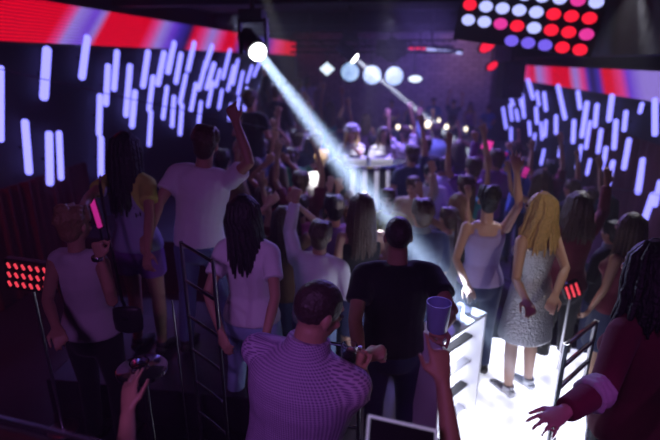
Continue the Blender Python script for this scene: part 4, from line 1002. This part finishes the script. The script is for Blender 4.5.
# on the riser along the tube wall
G2 = 'guests on the riser along the tube wall'
RS = [('m_down', 250, 90, 'black', 'person in a black t-shirt at the near end of the riser'), ('f_down', 264, 88, 'purple', 'long-haired person in a purple dress second on the riser'),
      ('m_oneL', 277, 84, 'black', 'person in a black top with an arm up on the riser near the magenta lamp'), ('f_wavy', 289, 82, 'blue', 'wavy-haired person in a blue tank top waving on the riser'),
      ('m_shirt', 298, 79, 'cream', 'person in a cream shirt on the riser below the white lamp'), ('f_one', 308, 77, 'lilac', 'ponytailed person in a lilac blouse at the far end of the riser')]
for k, px, py, c, lab in RS: C_(k, px, py, lab, c, base=.7, group=G2, rz=-25)
C_('f_head', 268, 128, 'person in a cream blouse with hands at the head, below the riser guests', 'cream', d=7.0, rz=-20)
C_('m_down', 305, 116, 'person in a white t-shirt on the floor under the far end of the riser', 'white', d=8.6)
C_('f_up', 330, 102, 'person in a teal tank top with arms up beyond the performers', 'teal', d=10.5, base=.0)
# behind the bar
G3 = 'guests behind the bar'
for k, px, py, c, lab in (('m_down', 392, 100, 'purple', 'person in a purple t-shirt behind the bar at the end nearest the blue lamps'), ('f_wavy', 412, 103, 'navy', 'wavy-haired person in navy waving behind the bar'),
                          ('m_shirt', 434, 98, 'blue', 'person in a blue shirt behind the middle of the bar'), ('m_up', 454, 100, 'navy', 'person in a navy t-shirt with arms up behind the bar'),
                          ('f_down', 471, 103, 'purple', 'long-haired person in a purple dress behind the bar end'), ('m_down', 489, 106, 'blue', 'person in a blue t-shirt past the bar end by the tube wall')):
    C_(k, px, py, lab, c, base=.4, group=G3, rz=160, d=13.2 if px < 480 else 12.9, hm='black')

# more of the crowd between the riser and the beam and toward the podium
for k, px, py, d, c, hm_, lab in (
 ('m_one', 222, 150, 5.1, 'black', 'black', 'person in a black t-shirt raising one arm right behind the tall white t-shirt guest'),
 ('f_one', 241, 142, 5.8, 'lilac', 'darkblond', 'ponytailed person in a lilac blouse waving below the near riser guests'),
 ('m_fist', 262, 140, 6.4, 'blue', 'brown', 'person in a blue long-sleeved top with a fist raised below the magenta square lamp'),
 ('f_wavy', 283, 138, 6.9, 'cream', 'darkblond', 'wavy-haired person in a cream tank top waving below the magenta square lamp'),
 ('m_up', 297, 130, 7.4, 'navy', 'brown', 'person in a navy t-shirt with both arms up beside the upper part of the beam'),
 ('f_down', 311, 137, 7.0, 'red', 'black', 'long-haired person in a red dress behind the blazing white t-shirt'),
 ('m_shirt', 274, 112, 8.6, 'white', 'brown', 'person in a white shirt on the floor just beneath the riser guests'),
 ('f_up', 290, 108, 9.3, 'purple', 'brown', 'person in a purple tank top, arms up, on the floor beneath the white square lamp'),
 ('m_one', 246, 210, 3.75, 'maroon', 'brown', 'person in a maroon t-shirt hidden behind the long-haired jeans guest'),
 ('f_one', 300, 196, 4.25, 'pink', 'brown', 'ponytailed person in a pink blouse waving between the brown blouse and white top'),
 ('m_down', 334, 196, 4.55, 'purple', 'black', 'person in a purple t-shirt behind the bright white long-sleeved top'),
 ('m_shirt', 423, 200, 4.3, 'navy', 'brown', 'person in a navy shirt at the shoulder of the black t-shirt guest'),
 ('f_wavy', 458, 194, 4.75, 'black', 'darkblond', 'wavy-haired person in a black tank top waving beside the tank-top dancer'),
 ('m_up', 552, 160, 6.2, 'maroon', 'black', 'person in a maroon t-shirt, both arms up, against the podium-side tubes'),
 ('m_fist', 527, 158, 6.0, 'blue', 'brown', 'person in a blue top with raised fist between the dancers on the podium'),
 ('f_down', 609, 196, 5.2, 'purple', 'black', 'long-haired person in a purple dress along the red drape'),
 ('m_one', 590, 188, 5.6, 'navy', 'brown', 'person in navy raising an arm beside the purple dress by the drape'),
 ('m_down', 372, 136, 8.6, 'black', 'black', 'person in a black t-shirt directly behind the booth stage'),
 ('f_one', 420, 118, 9.6, 'purple', 'brown', 'ponytailed person in purple waving before the brightest bar lamps'),
 ('m_down', 452, 116, 9.8, 'black', 'black', 'person in a black t-shirt before the podium-side end of the bar')):
    C_(k, px, py, lab, c, hm=hm_, d=d, rz={1: 0}.get(1, 0)+(-8 if px < 330 else 15))
